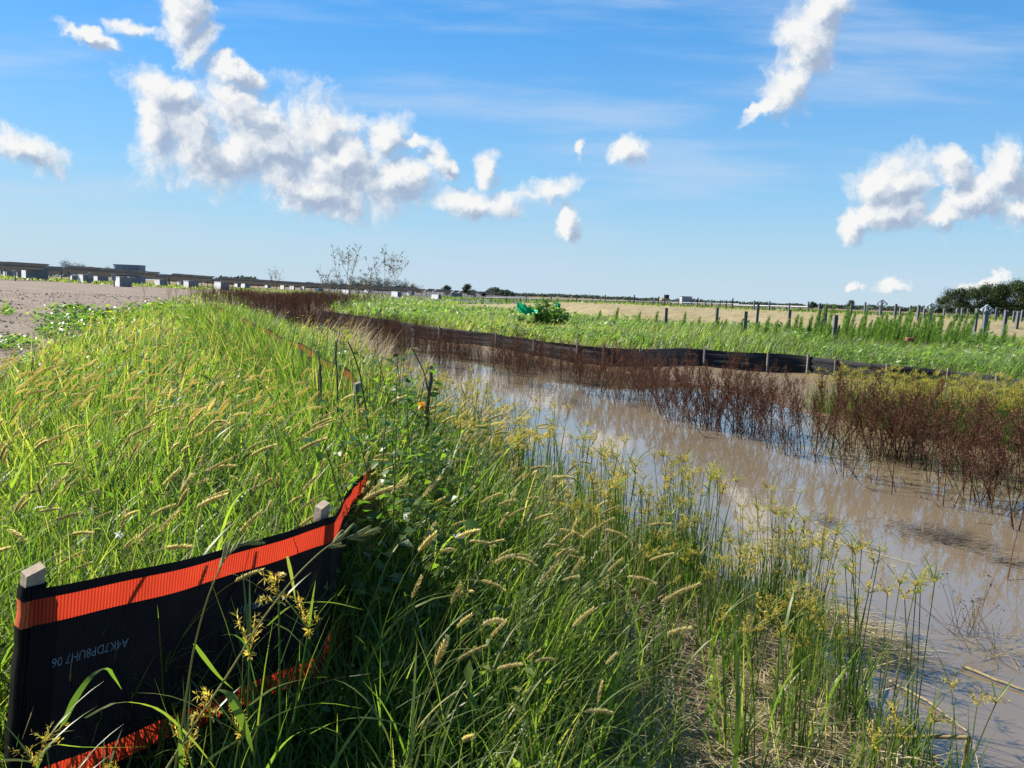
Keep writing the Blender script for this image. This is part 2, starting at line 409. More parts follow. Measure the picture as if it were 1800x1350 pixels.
gb_px = [(-400,700),(40,660),(70,600),(150,572),(262,535),(330,519),(400,514)]
gb = np.array([onz(x, y, 0.72 if x < 300 else .45)[:2] for x, y in gb_px])
gb = np.concatenate([[[-30, 3.0]], gb])
def gravel_mask(p):
    yb = np.interp(p[:, 0] / np.maximum(p[:, 1], .5), gb[1:, 0] / gb[1:, 1], gb[1:, 1])
    m = (p[:, 1] > yb + wob(p[:, 0] * .8, p[:, 1] * .8) * np.clip(p[:, 1] * .06, .3, 3)) & (p[:, 0] < -5.0) & (p[:, 1] < 118) & ~side_right(p)
    return m
def sand_mask(p):
    yf = np.interp(p[:, 0], foot[:, 0], foot[:, 1])
    return side_right(p) & (p[:, 1] > yf + wob(p[:, 0] * .5, p[:, 1] * .5) * 1.0 + 0.3) & (p[:, 0] > -6) & (p[:, 1] < 90)
def track_mask(p):
    u = p[:, 0] / np.maximum(p[:, 1], 1)
    return (p[:, 1] > 74) & (p[:, 1] < 135 ) & (u > -.40) & (u < -.04) & ~gravel_mask(p)

rr = np.concatenate([[0.25], np.geomspace(0.6, 5200, 430)])
aa = np.concatenate([np.linspace(-48, 48, 560), np.linspace(49, 311, 80)])
O = np.array([0.0, -0.9])
X = O[0] + rr[:, None] * np.sin(np.radians(aa))[None]; Y = O[1] + rr[:, None] * np.cos(np.radians(aa))[None]
Z = height(X, Y)
nr, na = X.shape
V = np.stack([X, Y, Z], -1).reshape(-1, 3)
V = np.concatenate([V, [[O[0], O[1], H(O[0], O[1])]]])
ii = np.arange(nr - 1)[:, None] * na; jj = np.arange(na)[None]; j2 = (jj + 1) % na
Q = np.stack(np.broadcast_arrays(ii + jj, ii + na + jj, ii + na + j2, ii + j2), -1).reshape(-1, 4)
cen = V[Q].mean(1)[:, :2]
gm = gravel_mask(cen); sm = sand_mask(cen); tm = track_mask(cen) & ~sm
cap = np.stack([np.full(na, nr * na), np.arange(na), (np.arange(na) + 1) % na], 1)

def groundmat(name, cols, s1, s2, bump, wet=False, rough=0.9):
    m, nt, out = newmat(name)
    g = nt.new('ShaderNodeNewGeometry'); P = g.outputs['Position']
    a = nt.noise(P, s1, 6, 0.65); b = nt.noise(P, s2, 4, 0.7); c0 = nt.noise(P, 0.35, 4, 0.6)
    f = nt.math('ADD', nt.math('MULTIPLY', a.outputs[0], .45), nt.math('ADD', nt.math('MULTIPLY', b.outputs[0], .3), nt.math('MULTIPLY', c0.outputs[0], .3)))
    c = nt.ramp(f, cols)
    p = nt.new('ShaderNodeBsdfPrincipled'); p.inputs['Roughness'].default_value = rough; p.inputs['Specular IOR Level'].default_value = 0.25
    if wet:
        sp = nt.new('ShaderNodeSeparateXYZ'); nt.link(P, sp.inputs[0])
        wf = nt.new('ShaderNodeMapRange'); nt.link(sp.outputs[2], wf.inputs[0]); wf.inputs[1].default_value = 0.02; wf.inputs[2].default_value = 0.15; wf.inputs[3].default_value = 1; wf.inputs[4].default_value = 0
        c = nt.mix(nt.math('MULTIPLY', wf.outputs[0], .6), c, (0.10, 0.066, 0.036))
        nt.link(nt.math('SUBTRACT', rough, nt.math('MULTIPLY', wf.outputs[0], .5)), p.inputs['Roughness'])
    nt.link(c, p.inputs['Base Color'])
    bm = nt.new('ShaderNodeBump'); bm.inputs['Strength'].default_value = bump; bm.inputs['Distance'].default_value = 0.05
    nt.link(nt.math('ADD', a.outputs[0], nt.math('MULTIPLY', b.outputs[0], .6)), bm.inputs['Height']); nt.link(bm.outputs[0], p.inputs['Normal'])
    nt.link(p.outputs[0], out.inputs[0])
    return m
M_soil = groundmat('brown_soil', [(0.35, (0.085, 0.060, 0.032)), (0.5, (0.155, 0.113, 0.060)), (0.68, (0.25, 0.19, 0.105))], 5, 38, 0.7, wet=True)
M_gravel = groundmat('gravel_dirt', [(0.36, (0.095, 0.070, 0.050)), (0.5, (0.165, 0.125, 0.092)), (0.62, (0.25, 0.195, 0.15))], 3.0, 22, 0.9)
M_sand = groundmat('pale_sand', [(0.36, (0.15, 0.12, 0.058)), (0.5, (0.235, 0.19, 0.10)), (0.64, (0.31, 0.255, 0.145))], 1.4, 7, 0.8)
M_track = groundmat('red_brown_earth', [(0.35, (0.12, 0.075, 0.045)), (0.5, (0.19, 0.125, 0.075)), (0.66, (0.26, 0.18, 0.115))], .8, 3, 0.8)
def gpart(name, faces, m, withcap=False):
    mb = MB(); mb.add(V, q=faces, t=cap if withcap else None)
    me = mb.mesh(name, m); o = bpy.data.objects.new(name, me); COL.objects.link(o)
    import bmesh
    b = bmesh.new(); b.from_mesh(me); bmesh.ops.delete(b, geom=[v for v in b.verts if not v.link_faces], context='VERTS'); b.to_mesh(me); b.free()
    return tag(o, kind='structure')
tag(gpart('ground', Q[~(gm | sm | tm)], M_soil, True), 'brown soil of the ditch bank and the fields beyond', None)
tag(gpart('gravel_field', Q[gm], M_gravel), 'bare gravelly brown field left of the grass')
tag(gpart('sand_berm', Q[sm], M_sand), 'low pale sandy berm across the middle distance')
tag(gpart('dirt_track', Q[tm], M_track), 'reddish bare earth strip before the solar panels')

# water
m, nt, out = newmat('muddy_water')
g = nt.new('ShaderNodeNewGeometry'); P = g.outputs['Position']
n = nt.noise(P, 0.5, 4, 0.6); c = nt.ramp(n.outputs[0], [(0.3, (0.145, 0.111, 0.069)), (0.7, (0.19, 0.147, 0.094))])
p = nt.new('ShaderNodeBsdfPrincipled'); nt.link(c, p.inputs['Base Color']); p.inputs['Roughness'].default_value = 0.022; p.inputs['IOR'].default_value = 1.9; p.inputs['Specular IOR Level'].default_value = 0.6
mp = nt.new('ShaderNodeMapping'); mp.inputs['Scale'].default_value = (1.0, 1.0, 1.0); nt.link(P, mp.inputs[0])
n2 = nt.noise(mp.outputs[0], 3.2, 3, 0.5); n3 = nt.noise(mp.outputs[0], 14, 2, 0.5)
bm = nt.new('ShaderNodeBump'); bm.inputs['Strength'].default_value = 0.05; bm.inputs['Distance'].default_value = 0.03
nt.link(nt.math('ADD', n2.outputs[0], nt.math('MULTIPLY', n3.outputs[0], .18)), bm.inputs['Height']); nt.link(bm.outputs[0], p.inputs['Normal']); nt.link(p.outputs[0], out.inputs[0])
M_water = m
mb = MB(); gx, gy = np.meshgrid(np.linspace(-6.5, 16, 46), np.linspace(0.6, 22, 44))
wv_ = np.stack([gx, gy, np.zeros_like(gx)], -1).reshape(-1, 3)
a = np.arange(43)[:, None] * 46 + np.arange(45)[None]
wq = np.stack([a, a + 1, a + 47, a + 46], -1).reshape(-1, 4)
# keep only cells touching the pool (with a margin under the banks)
cc = wv_[wq].mean(1)[:, :2]
keep = inside(cc, wpoly) | (np.minimum(seg_dist(cc, edgeL), seg_dist(cc, edgeR)) < 0.75)
mb.add(wv_, q=wq[keep])
tag(mb.build('water', M_water), 'muddy brown standing water in the ditch reflecting the sky', kind='structure')
# ------------------------------------------------------------------ near silt fence
def fabricmat(name, col, trans, tcol, ribs=900.0, sheen=0.2, rough=0.7, ribamt=0.35):
    m, nt, out = newmat(name)
    at = nt.new('ShaderNodeAttribute', attribute_name='tint')      # metres along the cloth
    sn = nt.math('SINE', nt.math('MULTIPLY', at.outputs['Fac'], ribs))
    g = nt.new('ShaderNodeNewGeometry'); nz = nt.noise(g.outputs['Position'], 9, 5, 0.65)
    k = nt.math('ADD', nt.math('MULTIPLY', sn, ribamt), nt.math('ADD', 0.70, nt.math('MULTIPLY', nz.outputs[0], .6)))
    kc = nt.new('ShaderNodeCombineColor'); [nt.link(k, kc.inputs[i]) for i in range(3)]
    dz = nt.noise(g.outputs['Position'], 3.5, 6, 0.7); dust = nt.new('ShaderNodeMapRange'); nt.link(dz.outputs[0], dust.inputs[0]); dust.inputs[1].default_value = .48; dust.inputs[2].default_value = .75; dust.inputs[4].default_value = .30
    c = nt.mix(1.0, kc.outputs[0], col, 'MULTIPLY'); c = nt.mix(dust.outputs[0], c, (0.085, 0.065, 0.045)); tc_ = nt.mix(1.0, kc.outputs[0], tcol, 'MULTIPLY')
    p = nt.new('ShaderNodeBsdfPrincipled'); nt.link(c, p.inputs['Base Color']); p.inputs['Roughness'].default_value = rough; p.inputs['Specular IOR Level'].default_value = sheen
    b = nt.new('ShaderNodeBump'); b.inputs['Strength'].default_value = 0.6; b.inputs['Distance'].default_value = 0.002
    nt.link(sn, b.inputs['Height']); nt.link(b.outputs[0], p.inputs['Normal'])
    tr = nt.new('ShaderNodeBsdfTranslucent'); nt.link(tc_, tr.inputs['Color'])
    mx = nt.new('ShaderNodeMixShader'); mx.inputs[0].default_value = trans
    nt.link(p.outputs[0], mx.inputs[1]); nt.link(tr.outputs[0], mx.inputs[2]); nt.link(mx.outputs[0], out.inputs[0])
    return m
M_black = fabricmat('black_woven_fabric', (0.0065, 0.0065, 0.008), 0.08, (0.006, 0.007, 0.012), ribamt=.22, sheen=.12)
M_orange = fabricmat('orange_woven_band', (0.42, 0.048, 0.020), 0.5, (0.50, 0.042, 0.017))
M_orange_solid = fabricmat('orange_band_over_wood', (0.48, 0.095, 0.035), 0.0, (0.4, 0.07, 0.02))
M_wood = solid('weathered_stake_wood', (0.33, 0.255, 0.175), 0.85, var=0.35, scale=22, bump=0.5)
M_greywood = solid('grey_stake_wood', (0.20, 0.175, 0.15), 0.9, var=0.4, scale=20, bump=0.5)
M_print = solid('pale_print', (0.125, 0.16, 0.19), 0.8, var=0.3, scale=60)

def smooth_line(pts, step):
    pts = np.asarray(pts, float)
    d = np.concatenate([[0], np.cumsum(np.linalg.norm(np.diff(pts[:, :2], axis=0), axis=1))])
    n = max(2, int(round(d[-1] / step)) + 1)
    s = np.linspace(0, d[-1], n)
    # Catmull-Rom over chord length
    m_ = np.gradient(pts, d, axis=0)
    i = np.clip(np.searchsorted(d, s, 'right') - 1, 0, len(d) - 2)
    h = (d[i + 1] - d[i])[:, None]; t = ((s - d[i])[:, None] / h)
    p = (2*t**3-3*t**2+1)*pts[i] + (t**3-2*t**2+t)*h*m_[i] + (-2*t**3+3*t**2)*pts[i+1] + (t**3-t**2)*h*m_[i+1]
    return p, s
FT = 1.08
A = onz(56, 1001, FT); B = onz(566, 884, FT)
run_px = [(604, 852), (640, 770), (650, 716), (636, 668), (606, 636), (562, 613), (505, 588), (452, 566), (402, 544), (372, 531)]
runp = [onz(x, y, FT + 0.015) for x, y in run_px]
nrm = np.array([(B - A)[1], -(B - A)[0], 0]); nrm /= np.linalg.norm(nrm)    # towards the camera
lean = np.array([0.05, 0.03])                                       # stakes lean: top offset over 0.6 m
C1 = B + nrm * 0.035 + (B - A) / np.linalg.norm(B - A) * 0.02
line1 = np.array([A + nrm * .026 + (B - A) * -.012, A + (B - A) * 0.35 + nrm * (.03 + .012), A + (B - A) * 0.68 + nrm * (.03 + .010), C1])
line2 = np.array([C1] + runp)
P1, s1 = smooth_line(line1, 0.012)
P1[:, 2] = FT - 0.035 - 0.012 * np.sin(np.clip(s1 / s1[-1], 0, 1) * math.pi)
P2, s2 = smooth_line(line2, 0.05)
P2[:, 2] = FT - 0.035 + 0.02 * np.sin(s2 * 2.1)
P2[:, 2] -= 0.15 * sstep(.05, 1.3, s2) * (1 - sstep(2.0, 4.0, s2))
fence = empty('silt_fence', (A[0], A[1], H(A[0], A[1])))
tag(fence, 'black silt fence with two orange bands and printed code at lower left', 'silt fence')
inv = np.array(fence.location)
BANDS = [('fabric', 0.0, 0.022, M_black), ('orange_band', 0.022, 0.077, M_orange), ('fabric', 0.077, 0.405, M_black), ('orange_band', 0.405, 0.462, M_orange), ('fabric', 0.462, 0.74, M_black)]
def fabric_pt(Pt, s, h):
    """point on the cloth at depth h below its top edge"""
    wv = 0.014 * np.sin(s * 7 + 1 + h * 2.5) * np.minimum(h * 4, 1) + .004 * np.sin(s * 23 + h * 9)
    q = Pt.copy()
    q[:, 0] += -0.085 * h + nrm[0] * wv; q[:, 1] += -0.045 * h + nrm[1] * wv; q[:, 2] -= h
    return q
def fabric(Ps, ss, bands):
    for nm, h0, h1, m in bands:
        mb = MB(); k = max(2, int((h1 - h0) / 0.03) + 1)
        hs = np.linspace(h0, h1, k)
        rows = np.stack([fabric_pt(Ps, ss, h) for h in hs], 0)
        n = len(Ps)
        a = np.arange(k - 1)[:, None] * n + np.arange(n - 1)[None]
        mb.add(rows - inv, q=np.stack([a, a + 1, a + n + 1, a + n], -1), tint=np.tile(ss, k))
        mb.build(nm, m, fence)
fabric(P1, s1, BANDS); fabric(P2, s2 + s1[-1], BANDS)
def stake(p, hgt, top=0.04, wdt=0.042, m=None, rz=0.3, ln=(0.085, 0.045)):
    mb = MB()
    v = []
    K = 5
    for i in range(K):
        t = i / (K - 1); z = -hgt + (hgt + top) * t
        o_ = np.array([ln[0] * z, ln[1] * z, z]); ww = wdt / 2
        for a, b in ((-1, -1), (1, -1), (1, 1), (-1, 1)):
            v.append(rot2(np.array([a * ww, b * ww * .8, 0.0]), rz) + o_ + (np.array([0, 0, 0.006 * (a + .4 * b)]) if i == K - 1 else 0))
    q = [[r * 4 + i, r * 4 + (i + 1) % 4, r * 4 + 4 + (i + 1) % 4, r * 4 + 4 + i] for r in range(K - 1) for i in range(4)] + [[K*4-4, K*4-3, K*4-2, K*4-1]]
    mb.add(np.array(v) + p - inv, q=q)
    return mb.build('stake', m or M_wood, fence, smooth=False)
angAB = math.atan2((B - A)[1], (B - A)[0])
A_ = A.copy(); A_[2] = FT - 0.03; B_ = B.copy(); B_[2] = FT - 0.02
stake(A_, 0.75, 0.03, rz=angAB, wdt=.037); stake(B_, 0.75, 0.015, rz=angAB + .1, wdt=0.034)
# cloth wrapped round the first stake, with the bands running round it a little lower
for nm, h0, h1, m in [('stake_wrap', 0.0, 0.032, M_black), ('wrap_band', 0.032, 0.090, M_orange_solid), ('stake_wrap', 0.090, 0.43, M_black), ('wrap_band', 0.43, 0.487, M_orange_solid), ('stake_wrap', 0.487, 0.72, M_black)]:
    mb = MB(); ring = []
    hs = np.linspace(h0, h1, 8)
    per = [(-1, -1), (0, -1.02), (1.08, -1.05), (1.08, 1), (0, 1.04), (-1, 1)]
    for h in hs:
        for kx, ky in per:
            j = .0015 * math.sin(h * 80 + kx * 3)
            ring.append(rot2(np.array([kx * .0205 + j, ky * .0180, 0]), angAB) + A_ + np.array([-0.085 * h, -0.045 * h, -h]) - inv)
    n = len(per)
    q = [[r * n + i, r * n + (i + 1) % n, r * n + n + (i + 1) % n, r * n + n + i] for r in range(len(hs) - 1) for i in range(n)]
    mb.add(np.array(ring), q=q, tint=np.tile(np.arange(n) * .02, len(hs))); mb.build(nm, m, fence)
for k, pt in enumerate(runp[1:]):
    q = pt.copy(); q[2] = FT - .02 - (.17 if k < 2 else 0)
    stake(q + np.array([-.03, 0, 0]), 0.7, 0.015 if k else -0.02, m=M_greywood, rz=rng.uniform(0, 1), ln=(0.02, 0.02))
# printed code, seen upside down on the cloth
def fabric_text(txt, s0, h0, size, fade):
    cu = bpy.data.curves.new('tmp_text', 'FONT'); cu.body = txt; cu.size = size; cu.resolution_u = 2
    ot = bpy.data.objects.new('tmp_text', cu); COL.objects.link(ot)
    dg = bpy.context.evaluated_depsgraph_get(); me = bpy.data.meshes.new_from_object(ot.evaluated_get(dg))
    bpy.data.objects.remove(ot)
    v = np.zeros(len(me.vertices) * 3); me.vertices.foreach_get('co', v); v = v.reshape(-1, 3)
    ss = s0 - v[:, 0] * 0.74; hh = h0 + v[:, 1]
    base = np.stack([np.interp(ss, s1, P1[:, i]) for i in range(3)], 1)
    q = base.copy(); wv = 0.014 * np.sin(ss * 7 + 1 + hh * 2.5) * np.minimum(hh * 4, 1) + .004 * np.sin(ss * 23 + hh * 9) + 0.0025
    q[:, 0] += -0.085 * hh + nrm[0] * wv; q[:, 1] += -0.045 * hh + nrm[1] * wv; q[:, 2] -= hh
    q -= inv
    for i, c in enumerate(q): me.vertices[i].co = c
    me.materials.clear(); me.materials.append(M_print)
    o = bpy.data.objects.new('printed_code', me); COL.objects.link(o); o.parent = fence
fabric_text('A4K7DP8UH7 06', 0.205, 0.158, 0.030, 0)
fabric_text('A4K7DP8UH7', 0.63, 0.172, 0.030, 0)

# ------------------------------------------------------------------ far silt fence
m, nt, out = newmat('grey_black_fabric')
g = nt.new('ShaderNodeNewGeometry'); mpn = nt.new('ShaderNodeMapping'); mpn.inputs['Scale'].default_value = (.5, .5, 26); nt.link(g.outputs['Position'], mpn.inputs[0])
nz = nt.noise(mpn.outputs[0], 1.4, 4, 0.6)
c = nt.ramp(nz.outputs[0], [(0.35, (0.008, 0.009, 0.012)), (0.55, (0.014, 0.015, 0.019)), (0.7, (0.034, 0.035, 0.040))])
p = nt.new('ShaderNodeBsdfPrincipled'); nt.link(c, p.inputs['Base Color']); p.inputs['Roughness'].default_value = 0.6; p.inputs['Specular IOR Level'].default_value = 0.2
b = nt.new('ShaderNodeBump'); b.inputs['Strength'].default_value = 0.8; b.inputs['Distance'].default_value = 0.03; nt.link(nz.outputs[0], b.inputs['Height']); nt.link(b.outputs[0], p.inputs['Normal'])
tr = nt.new('ShaderNodeBsdfTranslucent'); tr.inputs['Color'].default_value = (0.05, 0.05, 0.06, 1); mx = nt.new('ShaderNodeMixShader'); mx.inputs[0].default_value = 0.2
nt.link(p.outputs[0], mx.inputs[1]); nt.link(tr.outputs[0], mx.inputs[2]); nt.link(mx.outputs[0], out.inputs[0]); M_fab2 = m
f2 = fence2
PF, sf = smooth_line(f2, 0.10)
fence_b = empty('silt_fence', (PF[len(PF)//2][0], PF[len(PF)//2][1], 0.1)); inv2 = np.array(fence_b.location)
tag(fence_b, 'long grey-black silt fence with dark stakes running along the far side of the flooded ditch', 'silt fence')
mb = MB(); K = 9; rows = []
gz = height(PF[:, 0], PF[:, 1])
dirf = np.gradient(PF[:, :2], axis=0); dirf /= np.linalg.norm(dirf, axis=1, keepdims=True); nf = np.stack([dirf[:, 1], -dirf[:, 0]], 1)
for k in range(K):
    t = k / (K - 1); q = PF.copy(); sag = 0.018 * np.abs(np.sin(sf * math.pi / 2.6)) + .006 * np.sin(sf * 3.3)
    q[:, 2] = (0.52 - sag) * (1 - t) + (gz - .04) * t
    off = .025 * np.sin(t * 19 + sf * .35) + .03 * np.sin(sf * .9 + t * 2)
    q[:, :2] += nf * off[:, None]; rows.append(q - inv2)
n = len(PF); a = np.arange(K - 1)[:, None] * n + np.arange(n - 1)[None]
mb.add(np.array(rows), q=np.stack([a, a + 1, a + n + 1, a + n], -1)); mb.build('fabric', M_fab2, fence_b)
spx = [777, 875, 942, 1017, 1061, 1124, 1236, 1352, 1421, 1472, 1560, 1666, 1760, 700, 640]
for x_ in spx:
    # the point of the fence line that shows nearest this column
    pc = np.array([topix(q)[0] for q in PF]); i = int(np.argmin(abs(pc - x_)))
    mb = MB(); z0 = gz[i] - .2; zt = 0.52 + rng.uniform(.03, .07)
    box(mb, np.array([PF[i, 0], PF[i, 1], (z0 + zt) / 2]) - inv2 + np.array([*(nf[i] * .065), 0]), (.05, .04, zt - z0), rz=rng.uniform(0, 1.5), bev=.004)
    mb.build('stake', M_greywood, fence_b, smooth=False)

# ------------------------------------------------------------------ solar field on the left
M_panel = solid('panel_underside', (0.17, 0.215, 0.30), 0.45, var=0.12, scale=1.0)
M_galv = solid('galvanised_steel', (0.22, 0.235, 0.25), 0.5, metal=0.35, var=0.15, scale=6)
M_rust = solid('dull_dark_steel', (0.13, 0.135, 0.15), 0.6, metal=0.3, var=0.2, scale=6)
M_white = solid('white_sheet', (0.78, 0.79, 0.78), 0.6, var=0.06, scale=2)
M_greybox = solid('grey_carton', (0.21, 0.205, 0.19), 0.8, var=0.15, scale=2)
M_beige = solid('tan_paint', (0.42, 0.30, 0.14), 0.5, var=0.1)
M_darkrub = solid('dark_rubber', (0.03, 0.03, 0.032), 0.7)
rowdefs = [(-79.0, 108, -57.0, 330), (-92, 112, -68, 335), (-106, 116, -80, 340), (-120, 120, -92, 345), (-46, 245, -38.5, 360), (-30.0, 260, -24.0, 380), (-16.5, 285, -12.0, 400)]
names_row = ['nearest long row of dark solar panels at the left edge of the fields', 'second row of dark solar panels just behind the nearest row', 'third row of dark solar panels, mostly hidden behind the others', 'rearmost row of dark solar panels at far left',
             'dark solar panel row behind the crates with sunlit white ends left of the dry weeds', 'dark solar panel row seen through the dry umbel weeds', 'short dark solar panel row left of the two lone trees']
for ri, ((x0, y0, x1, y1), lab) in enumerate(zip(rowdefs, names_row)):
    rt_ = empty('solar_panel_row', (x0, y0, H(x0, y0))); tag(rt_, lab, 'solar panels', 'rows of solar panels'); iv = np.array(rt_.location)
    n = 24; t = np.linspace(0, 1, n + 1); xs = x0 + (x1 - x0) * t; ys = y0 + (y1 - y0) * t; zs = height(xs, ys) - (.15 * ri if ri < 4 else 0)
    mb = MB(); pm = MB(); tm_ = MB()
    for i in range(n):
        for k in range(2):
            f0 = i + k * .5 + .005; f1 = i + k * .5 + .495
            if rng.random() < 0.05: continue
            xa, ya = np.interp(f0, range(n + 1), xs), np.interp(f0, range(n + 1), ys); xb, yb = np.interp(f1, range(n + 1), xs), np.interp(f1, range(n + 1), ys); z_ = np.interp(f0, range(n + 1), zs) + 2.20
            ti = R(36); hw = 0.84; c_, s_ = math.cos(ti) * hw, math.sin(ti) * hw
            q = []
            for dz in (0, .05):
                for (xx, yy_, sg) in ((xa, ya, -1), (xa, ya, 1), (xb, yb, 1), (xb, yb, -1)):
                    q.append([xx + sg * c_, yy_, z_ + sg * s_ + dz])
            mb.add(np.array(q) - iv, q=[[0, 1, 2, 3], [4, 7, 6, 5], [0, 4, 5, 1], [1, 5, 6, 2], [2, 6, 7, 3], [3, 7, 4, 0]], tint=rng.random())
    mb.build('panel_surface', M_panel, rt_, smooth=False)
    tubes(tm_, np.stack([xs, ys, zs + 2.12], 1) - iv, 0.07, 6); tm_.build('torque_tube', M_galv, rt_)
    for i in range(0, n + 1, 2):
        pp = MB(); box(pp, np.array([xs[i], ys[i], zs[i] + .9]) - iv, (.16, .12, 2.0)); pp.build('post', M_rust, rt_, smooth=False)
# crates
crates = [(20,487,12,26,.45),(33,488,11,14,.5),(62,491,17,40,.33),(131,494,8,12,.3),(151,497,12,22,.4),(178,495,9,22,.35),(216,504,15,26,.38),(236,500,11,18,.2),(283,503,10,20,.45),(318,501,6,9,.6),(336,506,11,22,.33),(390,510,13,22,.42),(417,505,6,8,.5),(432,506,8,16,.45),(471,506,5,9,.4),(497,509,7,9,.8),(514,510,7,11,.85),(532,511,7,9,.9),(560,513,6,18,.5),(609,518,8,12,.7),(645,515,5,9,.8),(697,522,9,18,.55),(722,519,7,12,.5),(767,526,8,16,.6)]
ordn = ['first','second','third','fourth','fifth','sixth','seventh','eighth','ninth','tenth','eleventh','twelfth','thirteenth','fourteenth','fifteenth','sixteenth','seventeenth','eighteenth','nineteenth','twentieth','twenty-first','twenty-second','twenty-third','twenty-fourth','twenty-fifth','twenty-sixth']
def ground_hit(px, py, dmin=60, dmax=450):
    d = ray(px, py); ts = np.linspace(dmin, dmax, 500); q = CAM + d * ts[:, None]
    hz = height(q[:, 0], q[:, 1]); below = np.where(q[:, 2] <= hz)[0]
    i = below[0] if len(below) else len(ts) - 1
    return np.array([q[i, 0], q[i, 1], hz[i]])
for k, (px_, py_, hp, wp, fw) in enumerate(crates):
    g_ = ground_hit(px_, py_)
    g_[2] = min(g_[2], 9)
    d_ = np.linalg.norm(g_ - CAM); hh = max(.7, min(2.6, hp / FPX * d_)); ww = wp / FPX * d_
    e = empty('crate', g_, R(48)); tag(e, f'grey crate with sunlit end coloured white, {ordn[k]} from the left along the solar panels', 'crate', 'crates waiting under the solar panels')
    dep = min(2.6, max(.7, ww * fw / .40)); ww = max(.5, ww * (1 - fw) / .92)
    mb = MB(); box(mb, (0, 0, hh / 2), (ww, dep, hh), bev=.03); mb.build('carton', M_greybox, e, smooth=False)
    mb = MB(); box(mb, (-ww / 2 - .025, 0, hh * .48), (.05, dep * .96, hh * .94)); mb.build('sunlit_white_end', M_white, e, smooth=False)  # sunlit left face put into the colour as a white board
    mb = MB(); box(mb, (-ww * .30, 0, hh + .03), (ww * .5, dep * 1.02, .06)); mb.build('cover_sheet', M_white, e, smooth=False)
    mb = MB(); 
    for xx in np.linspace(-.42, .42, 3): box(mb, (ww * xx, 0, -.05), (.12, dep, .10))
    mb.build('pallet', M_wood, e, smooth=False)
# tall grey cabin block among the rows
g_ = ground_hit(228, 498); g_ = CAM + ray(228, 486) * 190; g_[2] = H(g_[0], g_[1])
e = empty('equipment_cabin', g_, R(-3)); tag(e, 'grey boxy equipment cabin standing taller than the solar panels at left', 'cabin')
mb = MB(); box(mb, (0, 0, 2.05), (5.9, 2.4, 3.9), bev=.04); mb.build('wall', solid('blue_grey_steel', (.17, .19, .235), .6, var=.08), e, smooth=False)
mb = MB(); box(mb, (0, 0, 4.06), (6.1, 2.6, .12)); mb.build('roof', M_galv, e, smooth=False)
for xx in np.linspace(-2.0, 2.3, 4):
    mb = MB(); box(mb, (xx, -1.215, 2.0), (.92, .04, 3.1)); mb.build('door', solid('grey_door', (.13, .145, .18), .6), e, smooth=False)
mb = MB(); box(mb, (-2.7, -1.22, 2.0), (.35, .05, 3.6)); mb.build('corner_post', M_white, e, smooth=False)
# small upright inverter boxes on posts
for k, (px_, py_, hp) in enumerate([(45 - 18, 494, 16), (88, 491, 12), (122, 494, 14), (160, 498, 17), (201, 504, 20)]):
    g_ = ground_hit(px_, py_); d_ = np.linalg.norm(g_ - CAM)
    e = empty('inverter_box', g_, .2); tag(e, f'slim grey inverter box on a post before the panels, {ordn[k]} from the left', 'inverter', 'inverter boxes on posts')
    hh = hp / FPX * d_
    mb = MB(); box(mb, (0, 0, hh / 2), (.14, .14, hh)); mb.build('post', M_rust, e, smooth=False)
    mb = MB(); box(mb, (0, -.18, hh * .72), (.5, .22, hh * .5), bev=.03); mb.build('housing', M_galv, e, smooth=False)

# ------------------------------------------------------------------ steel piles on the right
def pile_mesh(hh, ww=0.15, name='pile'):
    mb = MB()
    box(mb, (-ww * .45, 0, hh / 2), (.016, ww * .9, hh)); box(mb, (ww * .45, 0, hh / 2), (.016, ww * .9, hh)); box(mb, (0, 0, hh / 2 - .004), (ww * .86, .014, hh - .008))
    return mb.mesh(name, M_pile, smooth=False)
M_pile = solid('grey_galvanised_pile', (0.13, 0.14, 0.155), 0.6, metal=0.25, var=0.2, scale=5)
front = [(1172, 541, 563, 34), (1261, 540, 566, 37), (1312, 547, 570, 30), (1333, 536, 561, 40), (1389, 544, 566, 35), (1470, 553, 580, 27), (1453, 535, 560, 38), (1442, 533, 556, 40)]
flab = ['short dark steel pile standing alone in the green field right of the leafy bush', 'dark steel pile beside a dark weed tuft in the green field', 'short steel pile sunk in the green field, second nearest of the row', 'slender grey pile at the berm foot behind the short pile', 'stub of steel pile at the edge of the berm', 'nearest and widest steel pile, at the left end of the tall feathery weeds', 'tall slim pile just left of the tall feathery weeds', 'thin pile left of the tall feathery weeds, leftmost of the pair']
for (x_, yt, yb, dist), lab in zip(front, flab):
    pt = aty(x_, yt, dist); g0 = H(pt[0], pt[1]); hh = max(.5, pt[2] - g0)
    o = link('steel_pile', pile_mesh(hh + .3, .12), None, (pt[0], pt[1], g0 - .3), rng.uniform(-.3, .3)); tag(o, lab, 'pile', 'steel piles of the unfinished solar rows')
# right-hand group with bearing heads
def pile_at(x_, yt, dist, lab, ww=.125):
    pt = aty(x_, yt, dist); g0 = H(pt[0], pt[1]); hh = max(.6, pt[2] - g0)
    o = link('steel_pile', pile_mesh(hh + .3, ww), None, (pt[0], pt[1], g0 - .3), rng.uniform(-.4, .4)); o.rotation_euler[1] = R(1.0)
    return tag(o, lab, 'pile', 'steel piles of the unfinished solar rows'), pt
for (x_, yt, dist) in [(1717, 542, 38), (1768, 545, 34), (1790, 547, 40), (1575, 534, 48), (1583, 540, 60), (1601, 537, 52), (1615, 536, 44), (1625, 541, 55), (1683, 541, 50), (1692, 541, 46), (1702, 543, 58), (1521, 531, 60), (1524, 536, 66), (1660, 542, 62), (1752, 540, 58), (1783, 546, 52), (1797, 545, 62), (1497, 533, 50)]:
    pile_at(x_, yt, dist, 'grey steel pile standing at the edge of the sandy ground under the wood')
